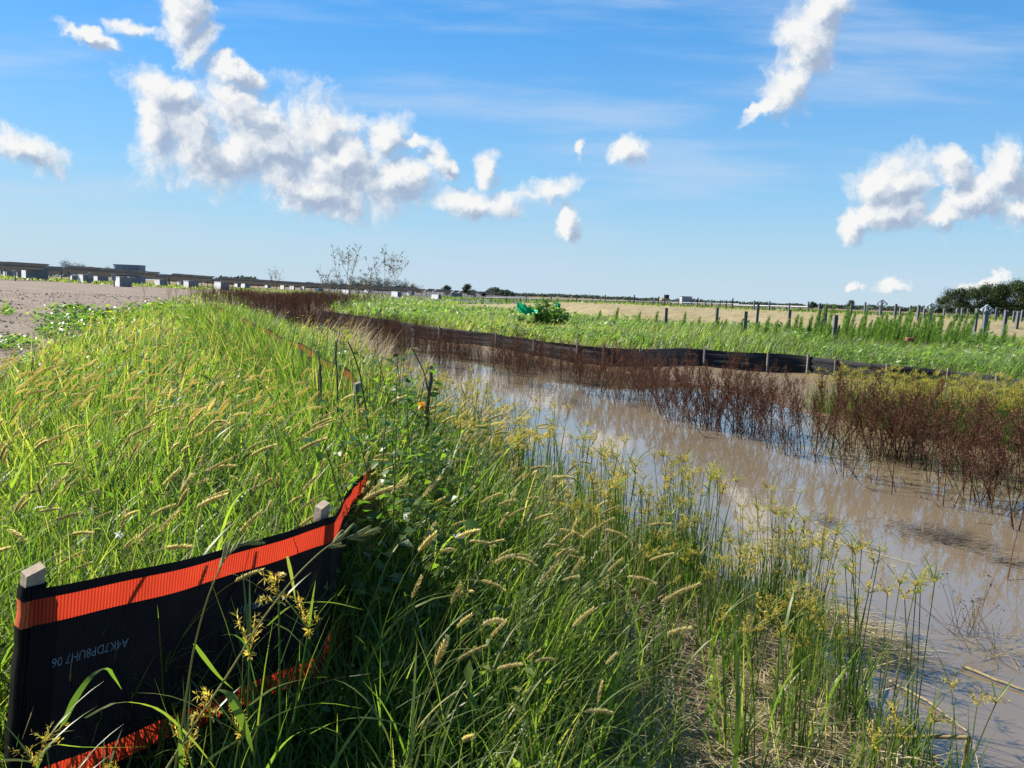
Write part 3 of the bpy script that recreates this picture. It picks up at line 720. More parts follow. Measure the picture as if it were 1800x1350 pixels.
for (x_, yt, dist) in [(1055, 522, 130), (1064, 518, 90), (1108, 521, 110), (1115, 518, 95), (1105, 524, 140), (1149, 527, 135), (1151, 524, 115), (1158, 521, 92), (1169, 519, 98), (1193, 527, 130), (1227, 523, 90), (1240, 528, 115), (1251, 526, 105), (1266, 527, 110), (1288, 524, 80), (1305, 530, 120), (1326, 528, 80), (1353, 529, 84), (1388, 532, 86), (1421, 530, 80), (1014, 518, 100), (969, 518, 110), (925, 520, 120), (1362, 533, 110), (1382, 535, 120), (1277, 530, 120), (914, 523, 130), (890, 522, 130), (1340, 533, 130), (1316, 531, 140), (1405, 536, 130), (1216, 527, 100), (1042, 524, 150), (980, 524, 150), (955, 524, 150), (1085, 524, 150), (1130, 526, 150), (1180, 527, 150)]:
    pile_at(x_, yt, dist, 'thin grey steel pile rising behind the sandy berm near the skyline', .13)
# torque frames: long tubes on short posts
for k, (xa, ya, da, xb, yb, db, lab) in enumerate([(1290, 536.5, 105, 1420, 539.5, 95, 'long grey tube frame on short posts behind the berm at right'), (1010, 527.0, 150, 1180, 531, 140, 'long grey tube frame on short posts behind the berm, nearer the middle'), (1180, 531.5, 140, 1300, 534.5, 120, 'grey tube frame joining the two longer frames behind the berm'), (850, 523, 170, 1000, 527, 160, 'grey tube frame at the left end of the berm')]):
    pa, pb = aty(xa, ya, da), aty(xb, yb, db); e = empty('tracker_frame', (pa[0], pa[1], H(pa[0], pa[1]))); tag(e, lab, 'solar frame', 'unfinished solar tracker frames'); iv = np.array(e.location)
    mb = MB(); t = np.linspace(0, 1, 12)[:, None]; q = pa * (1 - t) + pb * t; tubes(mb, q - iv, .11, 6); mb.build('torque_tube', M_galv, e)
    for i in range(0, 12):
        g0 = H(q[i, 0], q[i, 1]); mb = MB(); box(mb, (q[i] + [0, 0, (g0 - q[i, 2]) / 2]) - iv, (.15, .12, q[i, 2] - g0)); mb.build('post', M_pile, e, smooth=False)
# diamond slew-drive heads
M_bright = solid('bright_galvanised_plate', (0.50, 0.52, 0.54), 0.4, metal=0.2, var=0.1, scale=5)
for (x_, yc, dist, wpx, lab) in [(1735, 545, 33, 24, 'diamond-shaped steel drive head on a pile at right, nearest of three'), (1637, 541, 40, 23, 'diamond-shaped steel drive head before the left end of the wood'), (1550, 534, 52, 21, 'diamond-shaped steel drive head rising above the tall feathery weeds')]:
    c = aty(x_, yc, dist); g0 = H(c[0], c[1]); e = empty('drive_head', (c[0], c[1], g0)); tag(e, lab, 'drive head', 'diamond drive heads on piles')
    zc = c[2] - g0; ww = wpx / FPX * dist; hh = ww * .60
    outl = np.array([[-.5, 0], [-.18, .33], [0, .42], [.18, .33], [.5, 0], [.28, -.22], [.12, -.42], [-.12, -.42], [-.28, -.22]]) * [ww, hh * 1.25]
    hol = [np.array([[-.34, 0], [-.16, .16], [-.07, .05], [-.16, -.10]]) * [ww, hh * 1.25], np.array([[.34, 0], [.16, .16], [.07, .05], [.16, -.10]]) * [ww, hh * 1.25]]
    mb = MB(); 
    # plate built as struts so that daylight shows through its openings
    def strut(a, b, wd):
        a = np.array([a[0], 0, a[1] + zc]); b = np.array([b[0], 0, b[1] + zc]); tubes(mb, np.linspace(a, b, 3)[None], wd, 4)
    def bar(a, b, wd, dy=0.0):
        a = np.array([a[0], a[1]], float); b = np.array([b[0], b[1]], float); t_ = b - a; t_ /= np.linalg.norm(t_); nn_ = np.array([-t_[1], t_[0]]) * wd / 2
        c4 = [a - nn_, b - nn_, b + nn_, a + nn_]
        mb.add(np.array([[x, y_, z + zc] for y_ in (-.025 + dy, .025 + dy) for x, z in c4]), q=[[0, 1, 2, 3], [7, 6, 5, 4], [0, 4, 5, 1], [1, 5, 6, 2], [2, 6, 7, 3], [3, 7, 4, 0]])
    Wd, Hd = ww * .5, hh * .62
    T_, L_, R_, B_ = (0, Hd), (-Wd, 0), (Wd, 0), (0, -Hd)
    for k_, (a, b) in enumerate([(L_, T_), (T_, R_), (R_, B_), (B_, L_)]): bar(np.array(a) * .93, np.array(b) * .93, ww * .085, k_ * .003)
    bar((0, -Hd * .95), (0, Hd * .95), ww * .17, .055); bar((-Wd * .9, 0), (-Wd * .62, 0), ww * .16, -.055); bar((Wd * .62, 0), (Wd * .9, 0), ww * .16, -.055)
    bar((-Wd * .36, Hd * .50), (0, -Hd * .2), ww * .07, -.06); bar((Wd * .36, Hd * .50), (0, -Hd * .2), ww * .07, -.064)
    mb.build('bearing_plate', M_bright, e, smooth=False)
    mb = MB(); box(mb, (0, .03, zc * .5 - hh * .1), (.17, .15, zc - hh * .1)); mb.build('post', M_pile, e, smooth=False)
    mb = MB(); tubes(mb, np.array([[0, -.12, zc], [0, .12, zc]])[None], ww * .09, 10); mb.build('hub', M_galv, e)
# little tan loader and far white building
c = aty(1169, 527.5, 170); g0 = H(c[0], c[1]); e = empty('loader', (c[0], c[1], c[2] - 1.0), .2); tag(e, 'small tan loader parked behind the berm by a steel pile', 'loader')
mb = MB(); box(mb, (0, 0, .95), (2.2, 1.2, .7), bev=.08); box(mb, (-1.1, 0, .75), (.7, 1.0, .5), bev=.06); mb.build('body', M_beige, e, smooth=False)
mb = MB(); box(mb, (.3, 0, 1.75), (.9, 1.0, .9), bev=.06); mb.build('cab', M_darkrub, e, smooth=False)
for sx_ in (-.75, .75):
    for sy in (-.6, .6):
        mb = MB(); tubes(mb, np.array([[sx_, sy - .12, .4], [sx_, sy + .12, .4]])[None], .4, 12); mb.build('wheel', M_darkrub, e)
c = aty(1205, 533, 420); e = empty('building', (c[0], c[1], c[2] - .3), .1); tag(e, 'pale flat-roofed building far off on the skyline behind the piles', 'building')
mb = MB(); box(mb, (0, 0, 1.9), (5.6, 4, 3.9)); mb.build('wall', solid('pale_wall', (.34, .35, .37), .7), e, smooth=False)
for i in range(5):
    mb = MB(); box(mb, (-2.1 + i * 1.05, -2.02, 1.9), (.5, .05, 2.6)); mb.build('window', M_rust, e, smooth=False)
mb = MB(); box(mb, (0, 0, 3.95), (5.9, 4.3, .2)); mb.build('roof', M_galv, e, smooth=False)
c = aty(803, 514.5, 380); e = empty('shed', (c[0], c[1], c[2] - 2.2), .1); tag(e, 'low pale-roofed shed between the two lone trees', 'shed')
mb = MB(); box(mb, (0, 0, 1.0), (5.5, 4, 2.2)); mb.build('wall', M_greybox, e, smooth=False)
mb = MB(); mb.add([[-3, -2.3, 2.1], [3, -2.3, 2.1], [3, 2.3, 2.1], [-3, 2.3, 2.1], [-3, 0, 3.1], [3, 0, 3.1]], q=[[0, 1, 5, 4], [2, 3, 4, 5]], t=[[0, 4, 3], [1, 2, 5]]); mb.build('roof', M_white, e, smooth=False)
# ------------------------------------------------------------------ vegetation materials
GREEN = [(0.0, (0.024, 0.048, 0.012)), (0.35, (0.056, 0.098, 0.018)), (0.62, (0.105, 0.148, 0.026)), (0.80, (0.175, 0.185, 0.048)), (0.93, (0.22, 0.18, 0.065)), (1.0, (0.30, 0.24, 0.12))]
M_grass = foliage('grass_blade', GREEN, 0.52, 2.75, 0.42, 0.4, thue=(1.04, 1.17, .48))
M_field = foliage('field_weed_leaf', [(0.0, (0.040, 0.085, 0.022)), (0.4, (0.085, 0.150, 0.036)), (0.7, (0.15, 0.22, 0.065)), (1.0, (0.20, 0.23, 0.095))], 0.45, 2.4, 0.42, 0.5, thue=(1, 1.15, .5))
M_stalk = foliage('green_stalk', [(0.0, (0.06, 0.10, 0.02)), (0.6, (0.13, 0.17, 0.035)), (1.0, (0.26, 0.23, 0.08))], 0.35, 1.9, 0.5, 0.3, objvar=.5)
M_head = foliage('foxtail_bristle', [(0.0, (0.18, 0.155, 0.06)), (0.45, (0.40, 0.345, 0.145)), (0.75, (0.60, 0.52, 0.25)), (1.0, (0.74, 0.66, 0.36))], 0.55, 1.6, 0.6, 0.2, objvar=.35, thue=(1, .98, .7))
M_sedge = foliage('sedge_green', [(0.0, (0.035, 0.075, 0.018)), (0.5, (0.075, 0.13, 0.025)), (0.8, (0.16, 0.18, 0.04)), (1.0, (0.28, 0.24, 0.09))], 0.42, 2.0, 0.4, 0.45, objvar=.3, thue=(1, 1.15, .5))
M_umbel = foliage('sedge_flower', [(0.0, (0.20, 0.175, 0.035)), (0.5, (0.43, 0.35, 0.065)), (1.0, (0.62, 0.50, 0.13))], 0.5, 1.6, 0.6, 0.2, objvar=.4, thue=(1, .95, .5))
M_dock = foliage('dry_dock_seed', [(0.0, (0.032, 0.015, 0.010)), (0.5, (0.085, 0.039, 0.024)), (0.8, (0.145, 0.072, 0.043)), (1.0, (0.22, 0.12, 0.070))], 0.25, 1.5, 0.8, 0.15, objvar=.35, thue=(1, .75, .6))
M_straw = foliage('straw', [(0.0, (0.11, 0.08, 0.045)), (0.5, (0.32, 0.25, 0.13)), (1.0, (0.55, 0.46, 0.28))], 0.2, 1.3, 0.6, 0.3, objvar=.4)
M_twig = foliage('dead_twig', [(0.0, (0.035, 0.028, 0.022)), (0.5, (0.09, 0.07, 0.05)), (1.0, (0.20, 0.16, 0.11))], 0.05, 1.0, 0.8, 0.25, objvar=.4)
M_vine = foliage('broad_leaf', [(0.0, (0.025, 0.060, 0.012)), (0.5, (0.055, 0.115, 0.018)), (0.85, (0.11, 0.17, 0.025)), (1.0, (0.20, 0.20, 0.04))], 0.48, 2.3, 0.4, 0.45, objvar=.3, thue=(1.05, 1.2, .4))
M_crown = foliage('tree_leaf', [(0.0, (0.020, 0.036, 0.012)), (0.5, (0.036, 0.060, 0.018)), (1.0, (0.070, 0.095, 0.028))], 0.25, 1.6, 0.55, 0.25, objvar=.4)
M_farcrown = foliage('far_tree_leaf', [(0.0, (0.030, 0.048, 0.035)), (0.5, (0.045, 0.070, 0.048)), (1.0, (0.065, 0.09, 0.055))], 0.2, 1.4, 0.7, 0.15, objvar=.3)
M_bark = solid('bark', (0.085, 0.065, 0.05), 0.9, var=.4, scale=5)

WIND = 0.15   # heading the wind leans plants towards (0 = to the right)
TAN = math.tan(R(42))
def frustum_pts(n, y0, y1, spread=TAN, pad=0.6, gam=2.0):
    """n points, evenly by area, in the wedge before the camera"""
    y = np.sqrt(rng.uniform(y0 ** 2, y1 ** 2, n)); x = rng.uniform(-1, 1, n) * (y * spread + pad)
    return np.stack([x, y], 1)
def zone(p):
    ins = inside(p, wpoly); rt = side_right(p); dL = seg_dist(p, edgeL); dR = seg_dist(p, edgeR)
    return ins, rt, dL, dR
fl1 = np.concatenate([P1[:, :2], P2[:, :2]])
def vnoise(p, s, seed=0):
    r_ = np.random.default_rng(seed); tot = 0
    for k in range(6):
        a = r_.uniform(0, 6.28); f = s * r_.uniform(.6, 1.6); ph = r_.uniform(0, 6.28, 2)
        tot = tot + np.sin((p[:, 0] * math.cos(a) + p[:, 1] * math.sin(a)) * f + ph[0] + 1.3 * np.sin((p[:, 1] * math.cos(a) - p[:, 0] * math.sin(a)) * f * .7 + ph[1]))
    return 0.5 + tot / 12

# ---- meadow left of the ditch ---------------------------------------------------------
def meadow(n, y0, y1, wd, h0, h1, segs, clump):
    p = frustum_pts(n, y0, y1)
    if clump:
        k = rng.integers(0, max(2, n // clump), n); cen_ = frustum_pts(max(2, n // clump), y0, y1)
        p = np.where(rng.random((n, 1)) < .75, cen_[k] + rng.normal(0, .035 + .012 * y0, (n, 2)), p)
    ins, rt, dL, dR = zone(p)
    keep = ~ins & ~rt & (p[:, 1] < 118) & ~gravel_mask(p)
    # thin over the muddy bank by the water
    kd = np.interp(p[:, 1], [3, 7, 12], [1.0, .75, .4]); dcl0 = seg_dist(p, fl1); dens = 0.05 + 0.94 * sstep(1.0 * kd, 1.75 * kd, dL + .5 * (vnoise(p, 3, 3) - .5))
    dens *= 0.45 + 0.75 * np.clip(vnoise(p, 1.6, 5) * 1.2, 0, 1); dens = np.where((dcl0 < .6) & (p[:, 1] > 2.7), 1, dens)
    dens *= np.where(p[:, 1] > 14, 1 - .6 * sstep(5, 1.5, dL), 1)
    dens *= np.where((p[:, 1] > 20) & (dL < 6), .55, 1)
    keep &= rng.random(n) < dens
    keep &= (np.hypot(p[:, 0], p[:, 1]) > .95)
    dcl = seg_dist(p, fl1); keep &= dcl > .03
    p = p[keep]; dL = dL[keep]; dcl = dcl[keep]; kd = kd[keep]; m_ = len(p)
    right_of_fence = (p[:, 0] > np.interp(p[:, 1], fl1[np.argsort(fl1[:, 1])][:, 1], fl1[np.argsort(fl1[:, 1])][:, 0])) | (p[:, 1] < 1.45)
    z = height(p[:, 0], p[:, 1]) - .01
    hh = rng.uniform(h0, h1, m_) * (0.75 + .5 * vnoise(p, 2.2, 9)) * np.where(dL < 1.5 * kd, .7, 1.0) * (1 + .30 * sstep(.7, .15, dcl) * (p[:, 1] > 2.9))
    hh *= np.where(p[:, 1] > 9, .8, 1) * np.where(right_of_fence & (p[:, 1] < 3.2), .86, 1)
    near_front = (p[:, 1] < 1.75) & (p[:, 0] < -.25); hh *= np.where(near_front, .55, 1)
    ang = WIND + rng.vonmises(0, .35, m_)
    P_ = arc(np.concatenate([p, z[:, None]], 1), hh, ang, rng.uniform(.02, .65, m_), rng.uniform(.1, 2.3, m_) * (rng.random(m_) ** .6), segs, 1.4)
    tint = np.clip(.50 + .17 * rng.normal(size=m_) + 0.42 * (vnoise(p, 1.1, 21) - .5) + np.where(rng.random(m_) < .06, .40, 0), 0, 1)
    return P_, rng.uniform(.6, 1.4, m_) * wd, ang + math.pi / 2 + rng.normal(0, .7, m_), tint
mb = MB()
for args in [(36000, .9, 2.6, .0068, .20, .62, 6, 9), (56000, 2.6, 6.0, .0105, .20, .66, 5, 14), (66000, 6.0, 14, .017, .22, .60, 4, 12), (60000, 14, 36, .024, .28, .55, 3, 6), (30000, 36, 118, .07, .3, .5, 3, 0)]:
    P_, w_, wa_, t_ = meadow(*args); ribbons(mb, P_, w_, wa_, t_)
# taller growth crowding the fence's run
n_ = 34000; si = rng.uniform(.25, 1, n_) ** 1.0 * 0 + rng.random(n_) ** 1.3; ip = (si * (len(P2) - 12)).astype(int) + 8
pq = P2[ip][:, :2] + rng.normal(0, 1, (n_, 2)) * np.interp(P2[ip][:, 1], [2, 20], [.13, .35])[:, None] + [.04, 0]
pq = pq[(pq[:, 1] > 2.55)]; n_ = len(pq); a = rng.uniform(-3.1, 3.1, n_)
Pq = arc(np.concatenate([pq, height(pq[:, 0], pq[:, 1])[:, None] - .01], 1), rng.uniform(.32, .62, n_) * np.interp(pq[:, 1], [2.5, 4, 6, 12, 22], [.95, 1.15, 1.42, 1.42, 1.3]), a, rng.uniform(.02, .45, n_), rng.uniform(.1, 1.9, n_), 6, 1.6)
ribbons(mb, Pq, rng.uniform(.6, 1.4, n_) * np.interp(pq[:, 1], [2.5, 6, 22], [.007, .011, .026]), a + 1.57 + rng.normal(0, .7, n_), np.clip(.36 + .2 * rng.normal(size=n_) + np.where(rng.random(n_) < .15, .5, 0), 0, 1))
# standing dead straw through the meadow
pq = frustum_pts(3200, 1.6, 16); zi = zone(pq); pq = pq[~zi[0] & ~zi[1] & (zi[2] > 1.2) & ~gravel_mask(pq) & (seg_dist(pq, fl1) > .05)]; pq = pq[~((pq[:, 1] < 2.4) & (pq[:, 0] < 0))]; n_ = len(pq); a = WIND + rng.normal(0, 1.3, n_)
ribbons(mb, arc(np.concatenate([pq, height(pq[:, 0], pq[:, 1])[:, None]], 1), rng.uniform(.35, .85, n_), a, rng.uniform(.0, .5, n_), rng.uniform(0, .8, n_), 5), np.interp(pq[:, 1], [2, 6, 16], [.003, .005, .011]), a + 1.57, np.full(n_, .96))
# a few broad arching blades right before the lens, as in the photograph's lower left
def px_blade(pts, d, wdt, tint, mat=0, tube=False):
    q = np.array([CAM + ray(x, y) * (dd / math.cos(math.asin(-ray(x, y)[2]))) for (x, y), dd in zip(pts, np.linspace(d[0], d[1], len(pts)))])
    q = smooth3(q, 14)
    if tube: tubes(mb, q[None], np.linspace(wdt, wdt * .6, len(q)), 5, tint, mat)
    else: ribbons(mb, q[None], [wdt], [0.35 + rng.normal(0, .2)], [tint], mat=mat)
    return q
def smooth3(pts, n):
    pts = np.asarray(pts, float); d = np.concatenate([[0], np.cumsum(np.linalg.norm(np.diff(pts, axis=0), axis=1))])
    s = np.linspace(0, d[-1], n); m_ = np.gradient(pts, d, axis=0)
    i = np.clip(np.searchsorted(d, s, 'right') - 1, 0, len(d) - 2); h = (d[i + 1] - d[i])[:, None]; t = (s - d[i])[:, None] / h
    return (2*t**3-3*t**2+1)*pts[i] + (t**3-2*t**2+t)*h*m_[i] + (-2*t**3+3*t**2)*pts[i+1] + (t**3-t**2)*h*m_[i+1]
for pts, d, wd_, tn in [
    ([(110,1275),(140,1215),(168,1182),(186,1174),(200,1190),(214,1212)], (1.50,1.56), .013, .40),
    ([(150,1262),(200,1236),(262,1240),(330,1292),(385,1360)], (1.42,1.42), .010, .72),
    ([(60,1362),(85,1312),(140,1313),(200,1314),(265,1312)], (1.38,1.40), .007, .66),
    ([(342,1132),(362,1160),(386,1190),(410,1212)], (1.46,1.50), .011, .55),
    ([(384,1212),(402,1218),(416,1248),(438,1300),(446,1330)], (1.42,1.38), .019, .50),
    ([(438,1240),(480,1210),(545,1192),(582,1190)], (1.46,1.58), .009, .68),
    ([(300,1420),(360,1340),(420,1300),(500,1250),(560,1236),(640,1246)], (1.36,1.50), .010, .55),
    ([(545,1290),(580,1272),(620,1262),(700,1272),(760,1300)], (1.6,1.6), .012, .45),
    ([(455,1400),(470,1350),(520,1290),(560,1278),(600,1290)], (1.42,1.46), .010, .48),
    ([(556,1400),(600,1320),(640,1262),(668,1225)], (1.5,1.62), .009, .6),
    ([(470,1100),(510,1066),(570,1058),(640,1072)], (1.6,1.7), .009, .62),
    ([(505,978),(512,1010),(520,1060)], (1.7,1.7), .008, .75),
    ([(322,1390),(318,1330),(316,1290),(312,1255)], (1.38,1.38), .009, .40),
    ([(690,1350),(720,1300),(790,1278),(850,1300)], (1.75,1.8), .011, .45),
    ([(1000,1400),(1040,1330),(1110,1310),(1180,1330)], (1.8,1.85), .012, .40)]:
    px_blade(pts, d, wd_, tn)
for k in range(70):      # broad arching blades scattered through the near meadow
    x_ = rng.uniform(-2.2, 1.0); y_ = rng.uniform(1.9, 5.5)
    pq = np.array([[x_, y_]])
    if zone(pq)[2][0] < .5 or seg_dist(pq, fl1)[0] < .1: continue
    a_ = rng.uniform(-1.2, 1.6); P_ = arc([[x_, y_, H(x_, y_)]], [rng.uniform(.6, .95)], [a_], [.1], [rng.uniform(1.2, 2.6)], 12, 2.0)
    ribbons(mb, P_, [rng.uniform(.011, .018)], [a_ + math.pi / 2 + rng.normal(0, .3)], [rng.uniform(.35, .7)])
for n_, y0_, y1_, ls_ in [(15000, 1.6, 6, .052), (16000, 6, 16, .085), (10000, 16, 36, .16)]:   # broad leaves among the blades
    pq = frustum_pts(n_, y0_, y1_); zi = zone(pq); pq = pq[~zi[0] & ~zi[1] & (zi[2] > 1.1) & ~gravel_mask(pq) & (vnoise(pq, 1.4, 66) > .48)]; pq = pq[~((pq[:, 1] < 2.4) & (pq[:, 0] < -.1))]; m_ = len(pq)
    a = rng.uniform(-3.1, 3.1, m_); el = rng.uniform(-.3, 1.1, m_)
    leaves(mb, np.concatenate([pq, (height(pq[:, 0], pq[:, 1]) + rng.uniform(.06, .42, m_))[:, None]], 1), np.stack([np.cos(a) * np.cos(el), np.sin(a) * np.cos(el), np.sin(el)], 1), ls_ * rng.uniform(.6, 1.6, m_), ls_ * rng.uniform(.25, .6, m_), np.clip(.55 + .18 * rng.normal(size=m_), 0, .85))
tag(mb.build('grass', M_grass), 'thick green meadow grass on the bank around the silt fence', 'grass', kind='stuff')

# ---- foxtails -----------------------------------------------------------------------------
def fox_variant(hh, bend, hl, detail=True):
    st = MB(); hd = MB()
    L = hh; P_ = arc([[0, 0, 0]], [L + hl], [0.0], [rng.uniform(.04, .16)], [bend], 22, 2.2)[0]
    a_ = rng.uniform(-.25, .25); P_ = rot2(P_, a_)
    d = np.concatenate([[0], np.cumsum(np.linalg.norm(np.diff(P_, axis=0), axis=1))])
    i0 = np.searchsorted(d, L)
    tubes(st, P_[:i0 + 1][None], np.linspace(.0014, .0008, i0 + 1), 3 , .6)
    hp = np.stack([np.interp(np.linspace(L, d[-1], 9), d, P_[:, k]) for k in range(3)], 1)
    prof = np.array([.45, .8, 1, 1, .98, .92, .82, .62, .25])
    tubes(hd, hp[None], prof * (.0040 if detail else .0065), 6, .25 if detail else .6)
    if detail:
        n = 210; s = rng.uniform(0.02, .98, n) * 8; i = np.minimum(s.astype(int), 7); f = (s - i)[:, None]
        c = hp[i] * (1 - f) + hp[i + 1] * f; T = hp[i + 1] - hp[i]; T /= np.linalg.norm(T, axis=1, keepdims=True)
        rd = rng.normal(size=(n, 3)); rd -= (rd * T).sum(1, keepdims=True) * T; rd /= np.linalg.norm(rd, axis=1, keepdims=True)
        tip = c + rd * (rng.uniform(.006, .0105, n) * (.55 + .45 * np.interp(s, range(9), prof)))[:, None] + T * rng.uniform(.003, .008, n)[:, None]
        sd = np.cross(rd, T) * .0008
        V = np.stack([c + rd * .002 - sd, c + rd * .002 + sd, tip], 1)
        hd.add(V, t=np.arange(n * 3).reshape(-1, 3), tint=np.repeat(rng.uniform(.6, 1, n), 3))
    # two or three leaves on the stalk
    nl = rng.integers(2, 4); bi = rng.integers(2, 12, nl)
    la = rng.uniform(-math.pi, math.pi, nl)
    LP = arc(P_[bi], rng.uniform(.14, .30, nl), la, rng.uniform(.3, .7, nl), rng.uniform(.5, 1.6, nl), 7, 1.3)
    ribbons(st, LP, rng.uniform(.005, .008, nl), la + math.pi / 2, rng.uniform(.1, .7, nl))
    for mm in (hd,): mm.v = [np.asarray(vv) for vv in mm.v]
    return st, hd
FV = [fox_variant(h, b, l) for h, b, l in [(.62, .7, .075), (.55, 1.2, .085), (.68, 1.5, .07), (.50, .35, .065), (.74, 1.1, .09), (.58, 1.9, .08), (.64, .5, .06), (.48, .9, .055)]]
FVm = [(a.mesh('foxtail_stalk', M_stalk), b.mesh('foxtail_head', M_head)) for a, b in FV]
FL = [fox_variant(h, b, l, False) for h, b, l in [(.55, .7, .09), (.50, 1.2, .10), (.60, 1.5, .09), (.52, .9, .08)]]
def fox_ok(p):
    ins, rt, dL, dR = zone(p)
    d = .25 + .75 * np.clip(1.6 * vnoise(p, 1.9, 33) - .2, 0, 1)
    return ~ins & ~rt & ~gravel_mask(p) & (dL > np.interp(p[:, 1], [3, 7], [1.45, .5])) & (seg_dist(p, fl1) > .05) & (rng.random(len(p)) < d) & (np.hypot(p[:, 0], p[:, 1]) > 1.45)
pf = frustum_pts(2600, 1.5, 6.5, spread=.80, pad=.2); pf = pf[fox_ok(pf)]
# the open ground in front of the end panel stays clear so that the cloth shows
cl = np.array([A[:2] + [-.45, -1.2], A[:2] + [-.45, .05], A[:2], B[:2], B[:2] + [.1, -.02], [-.32, 1.75], [-.25, 1.0]])
pf = pf[~inside(pf, cl)]
pf = pf[np.argsort(np.hypot(pf[:, 0], pf[:, 1]))]
fy = np.sort(fl1[:, 1]); fx = fl1[np.argsort(fl1[:, 1])][:, 0]
isR = pf[:, 0] > np.interp(pf[:, 1], fy, fx)
# more of them right of the fence, in front of the lens
labs = {0: ('golden foxtail seed head nodding in the sunlit grass behind the silt fence', 'foxtails in the meadow behind the fence'),
        1: ('golden foxtail seed head on a thin stalk in shaded grass right of the fence', 'foxtails right of the fence')}
def mk_fox(p, k, isr, sc=None):
    me_s, me_h = FVm[k]
    z = H(p[0], p[1]); o = link('foxtail_plant', me_s, None, (p[0], p[1], z - .01), WIND + rng.normal(0, .55), sc or rng.uniform(.8, 1.15))
    lab, gr = labs[int(isr)]; tag(o, lab, 'foxtail grass', gr); link('seed_head', me_h, o)
NF = 290
for p, r_ in zip(pf[:NF], isR[:NF]):
    mk_fox(p, rng.integers(0, len(FVm)), r_)
mb2 = MB()
rest = [pf[NF:]]
q = frustum_pts(1700, 6.2, 13, spread=.82); rest.append(q[fox_ok(q)]); q = frustum_pts(1000, 13, 26); rest.append(q[fox_ok(q)])
rest = np.concatenate(rest)
for k in range(4):
    sel = rest[k::4]; n = len(sel); L3 = np.concatenate([sel, height(sel[:, 0], sel[:, 1])[:, None] - .02], 1)
    scs = rng.uniform(.8, 1.2, n) ; rzz = WIND + rng.normal(0, .6, n)
    st, hd = FL[k]; 
    for src, mi_ in ((st, 0), (hd, 1)):
        v, q_, t_, tn, _ = src.data(); replicate(mb2, (v, q_, t_, tn, np.full(len(q_) + len(t_), mi_)), L3, rzz, scs, tj=.12)
tag(mb2.build('foxtail_bed', [M_stalk, M_head]), 'mass of smaller golden foxtail heads farther back in the meadow', 'foxtail grass', kind='stuff')

# ---- sedges --------------------------------------------------------------------------------
def sedge_variant(nc, h0, h1, det=1.0):
    st = MB(); heads = []
    for c in range(nc):
        b = np.array([[rng.normal(0, .022), rng.normal(0, .022), 0]]); hh = rng.uniform(h0, h1); a = rng.uniform(-3.1, 3.1)
        P_ = arc(b, [hh], [a], [rng.uniform(.0, .14)], [rng.uniform(0, .25)], 7)[0]
        tubes(st, P_[None], np.linspace(.0024, .0016, 8), 3, rng.uniform(.2, .6))
        nb = 4; top = P_[-1]
        ba = rng.uniform(-3.1, 3.1, nb); BP = arc(np.tile(top, (nb, 1)), rng.uniform(.05, .17, nb), ba, rng.uniform(.5, 1.0, nb), rng.uniform(.1, .9, nb), 5)
        ribbons(st, BP, np.full(nb, .0042), ba + 1.57, rng.uniform(.4, .8, nb))
        hd = MB(); nr_ = rng.integers(6, 10); ra = rng.uniform(-3.1, 3.1, nr_); rl = rng.uniform(.010, .050, nr_); rt_ = rng.uniform(.1, 1.15, nr_)
        RP = arc(np.tile(top, (nr_, 1)), rl, ra, rt_, rng.uniform(0, .5, nr_), 3)
        tubes(hd, RP, .0007, 3, .3)
        for j in range(nr_):
            n = int(15 * det); e = RP[j, -1]; ax = RP[j, -1] - RP[j, -2]; ax /= np.linalg.norm(ax)
            s = rng.uniform(-.012, .014, n)[:, None]; dv = rng.normal(size=(n, 3)) + ax * .6; dv /= np.linalg.norm(dv, axis=1, keepdims=True)
            bp = e + ax * s; tp = bp + dv * rng.uniform(.008, .0135, n)[:, None]; sd = np.cross(dv, ax); sd /= np.linalg.norm(sd, axis=1, keepdims=True) + 1e-6; sd = sd * .0011 / math.sqrt(det)
            hd.add(np.stack([bp, (bp + tp) / 2 + sd, tp, (bp + tp) / 2 - sd], 1), q=np.arange(n * 4).reshape(-1, 4), tint=np.repeat(rng.uniform(.2, 1, n), 4))
        heads.append(hd)
    nl = nc * 5; a = rng.uniform(-3.1, 3.1, nl)
    LP = arc(np.stack([rng.normal(0, .03, nl), rng.normal(0, .03, nl), np.zeros(nl)], 1), rng.uniform(.20, .44, nl), a, rng.uniform(.02, .22, nl), rng.uniform(0, .45, nl), 5, 1.5)
    ribbons(st, LP, rng.uniform(.004, .0065, nl), a + 1.57 + rng.normal(0, .5, nl), rng.uniform(.1, .95, nl))
    return st, heads
SV = [sedge_variant(n, a, b) for n, a, b in [(4, .40, .54), (3, .46, .62), (4, .34, .50), (4, .44, .66), (3, .34, .44), (4, .48, .64)]]
SVm = [(a.mesh('sedge_stem', M_sedge), [h.mesh('sedge_head', M_umbel) for h in b]) for a, b in SV]
def mk_sedge(p, lab, gr, sc):
    st, hs = SVm[rng.integers(0, len(SVm))]
    o = link('sedge', st, None, (p[0], p[1], max(H(p[0], p[1]), -.15) - .01), rng.uniform(-3.1, 3.1), sc); tag(o, lab, 'sedge', gr)
    for h in hs: link('flower_head', h, o)
q = frustum_pts(5200, 1.9, 11, spread=.80); ins, rt, dL, dR = zone(q)
wob_ = .5 * (vnoise(q, 2.5, 8) - .5)
dens = np.where(ins, .55 * sstep(.7, .05, dL) * (q[:, 1] < 5), sstep(2.0, .6, dL + wob_) * np.interp(q[:, 1], [4, 8], [1, .6])) * (.05 + .85 * sstep(.2, .65, vnoise(q, 2.2, 12))) * np.where(q[:, 1] < 3.3, .42 * (dL > .12) * ~ins, 1)
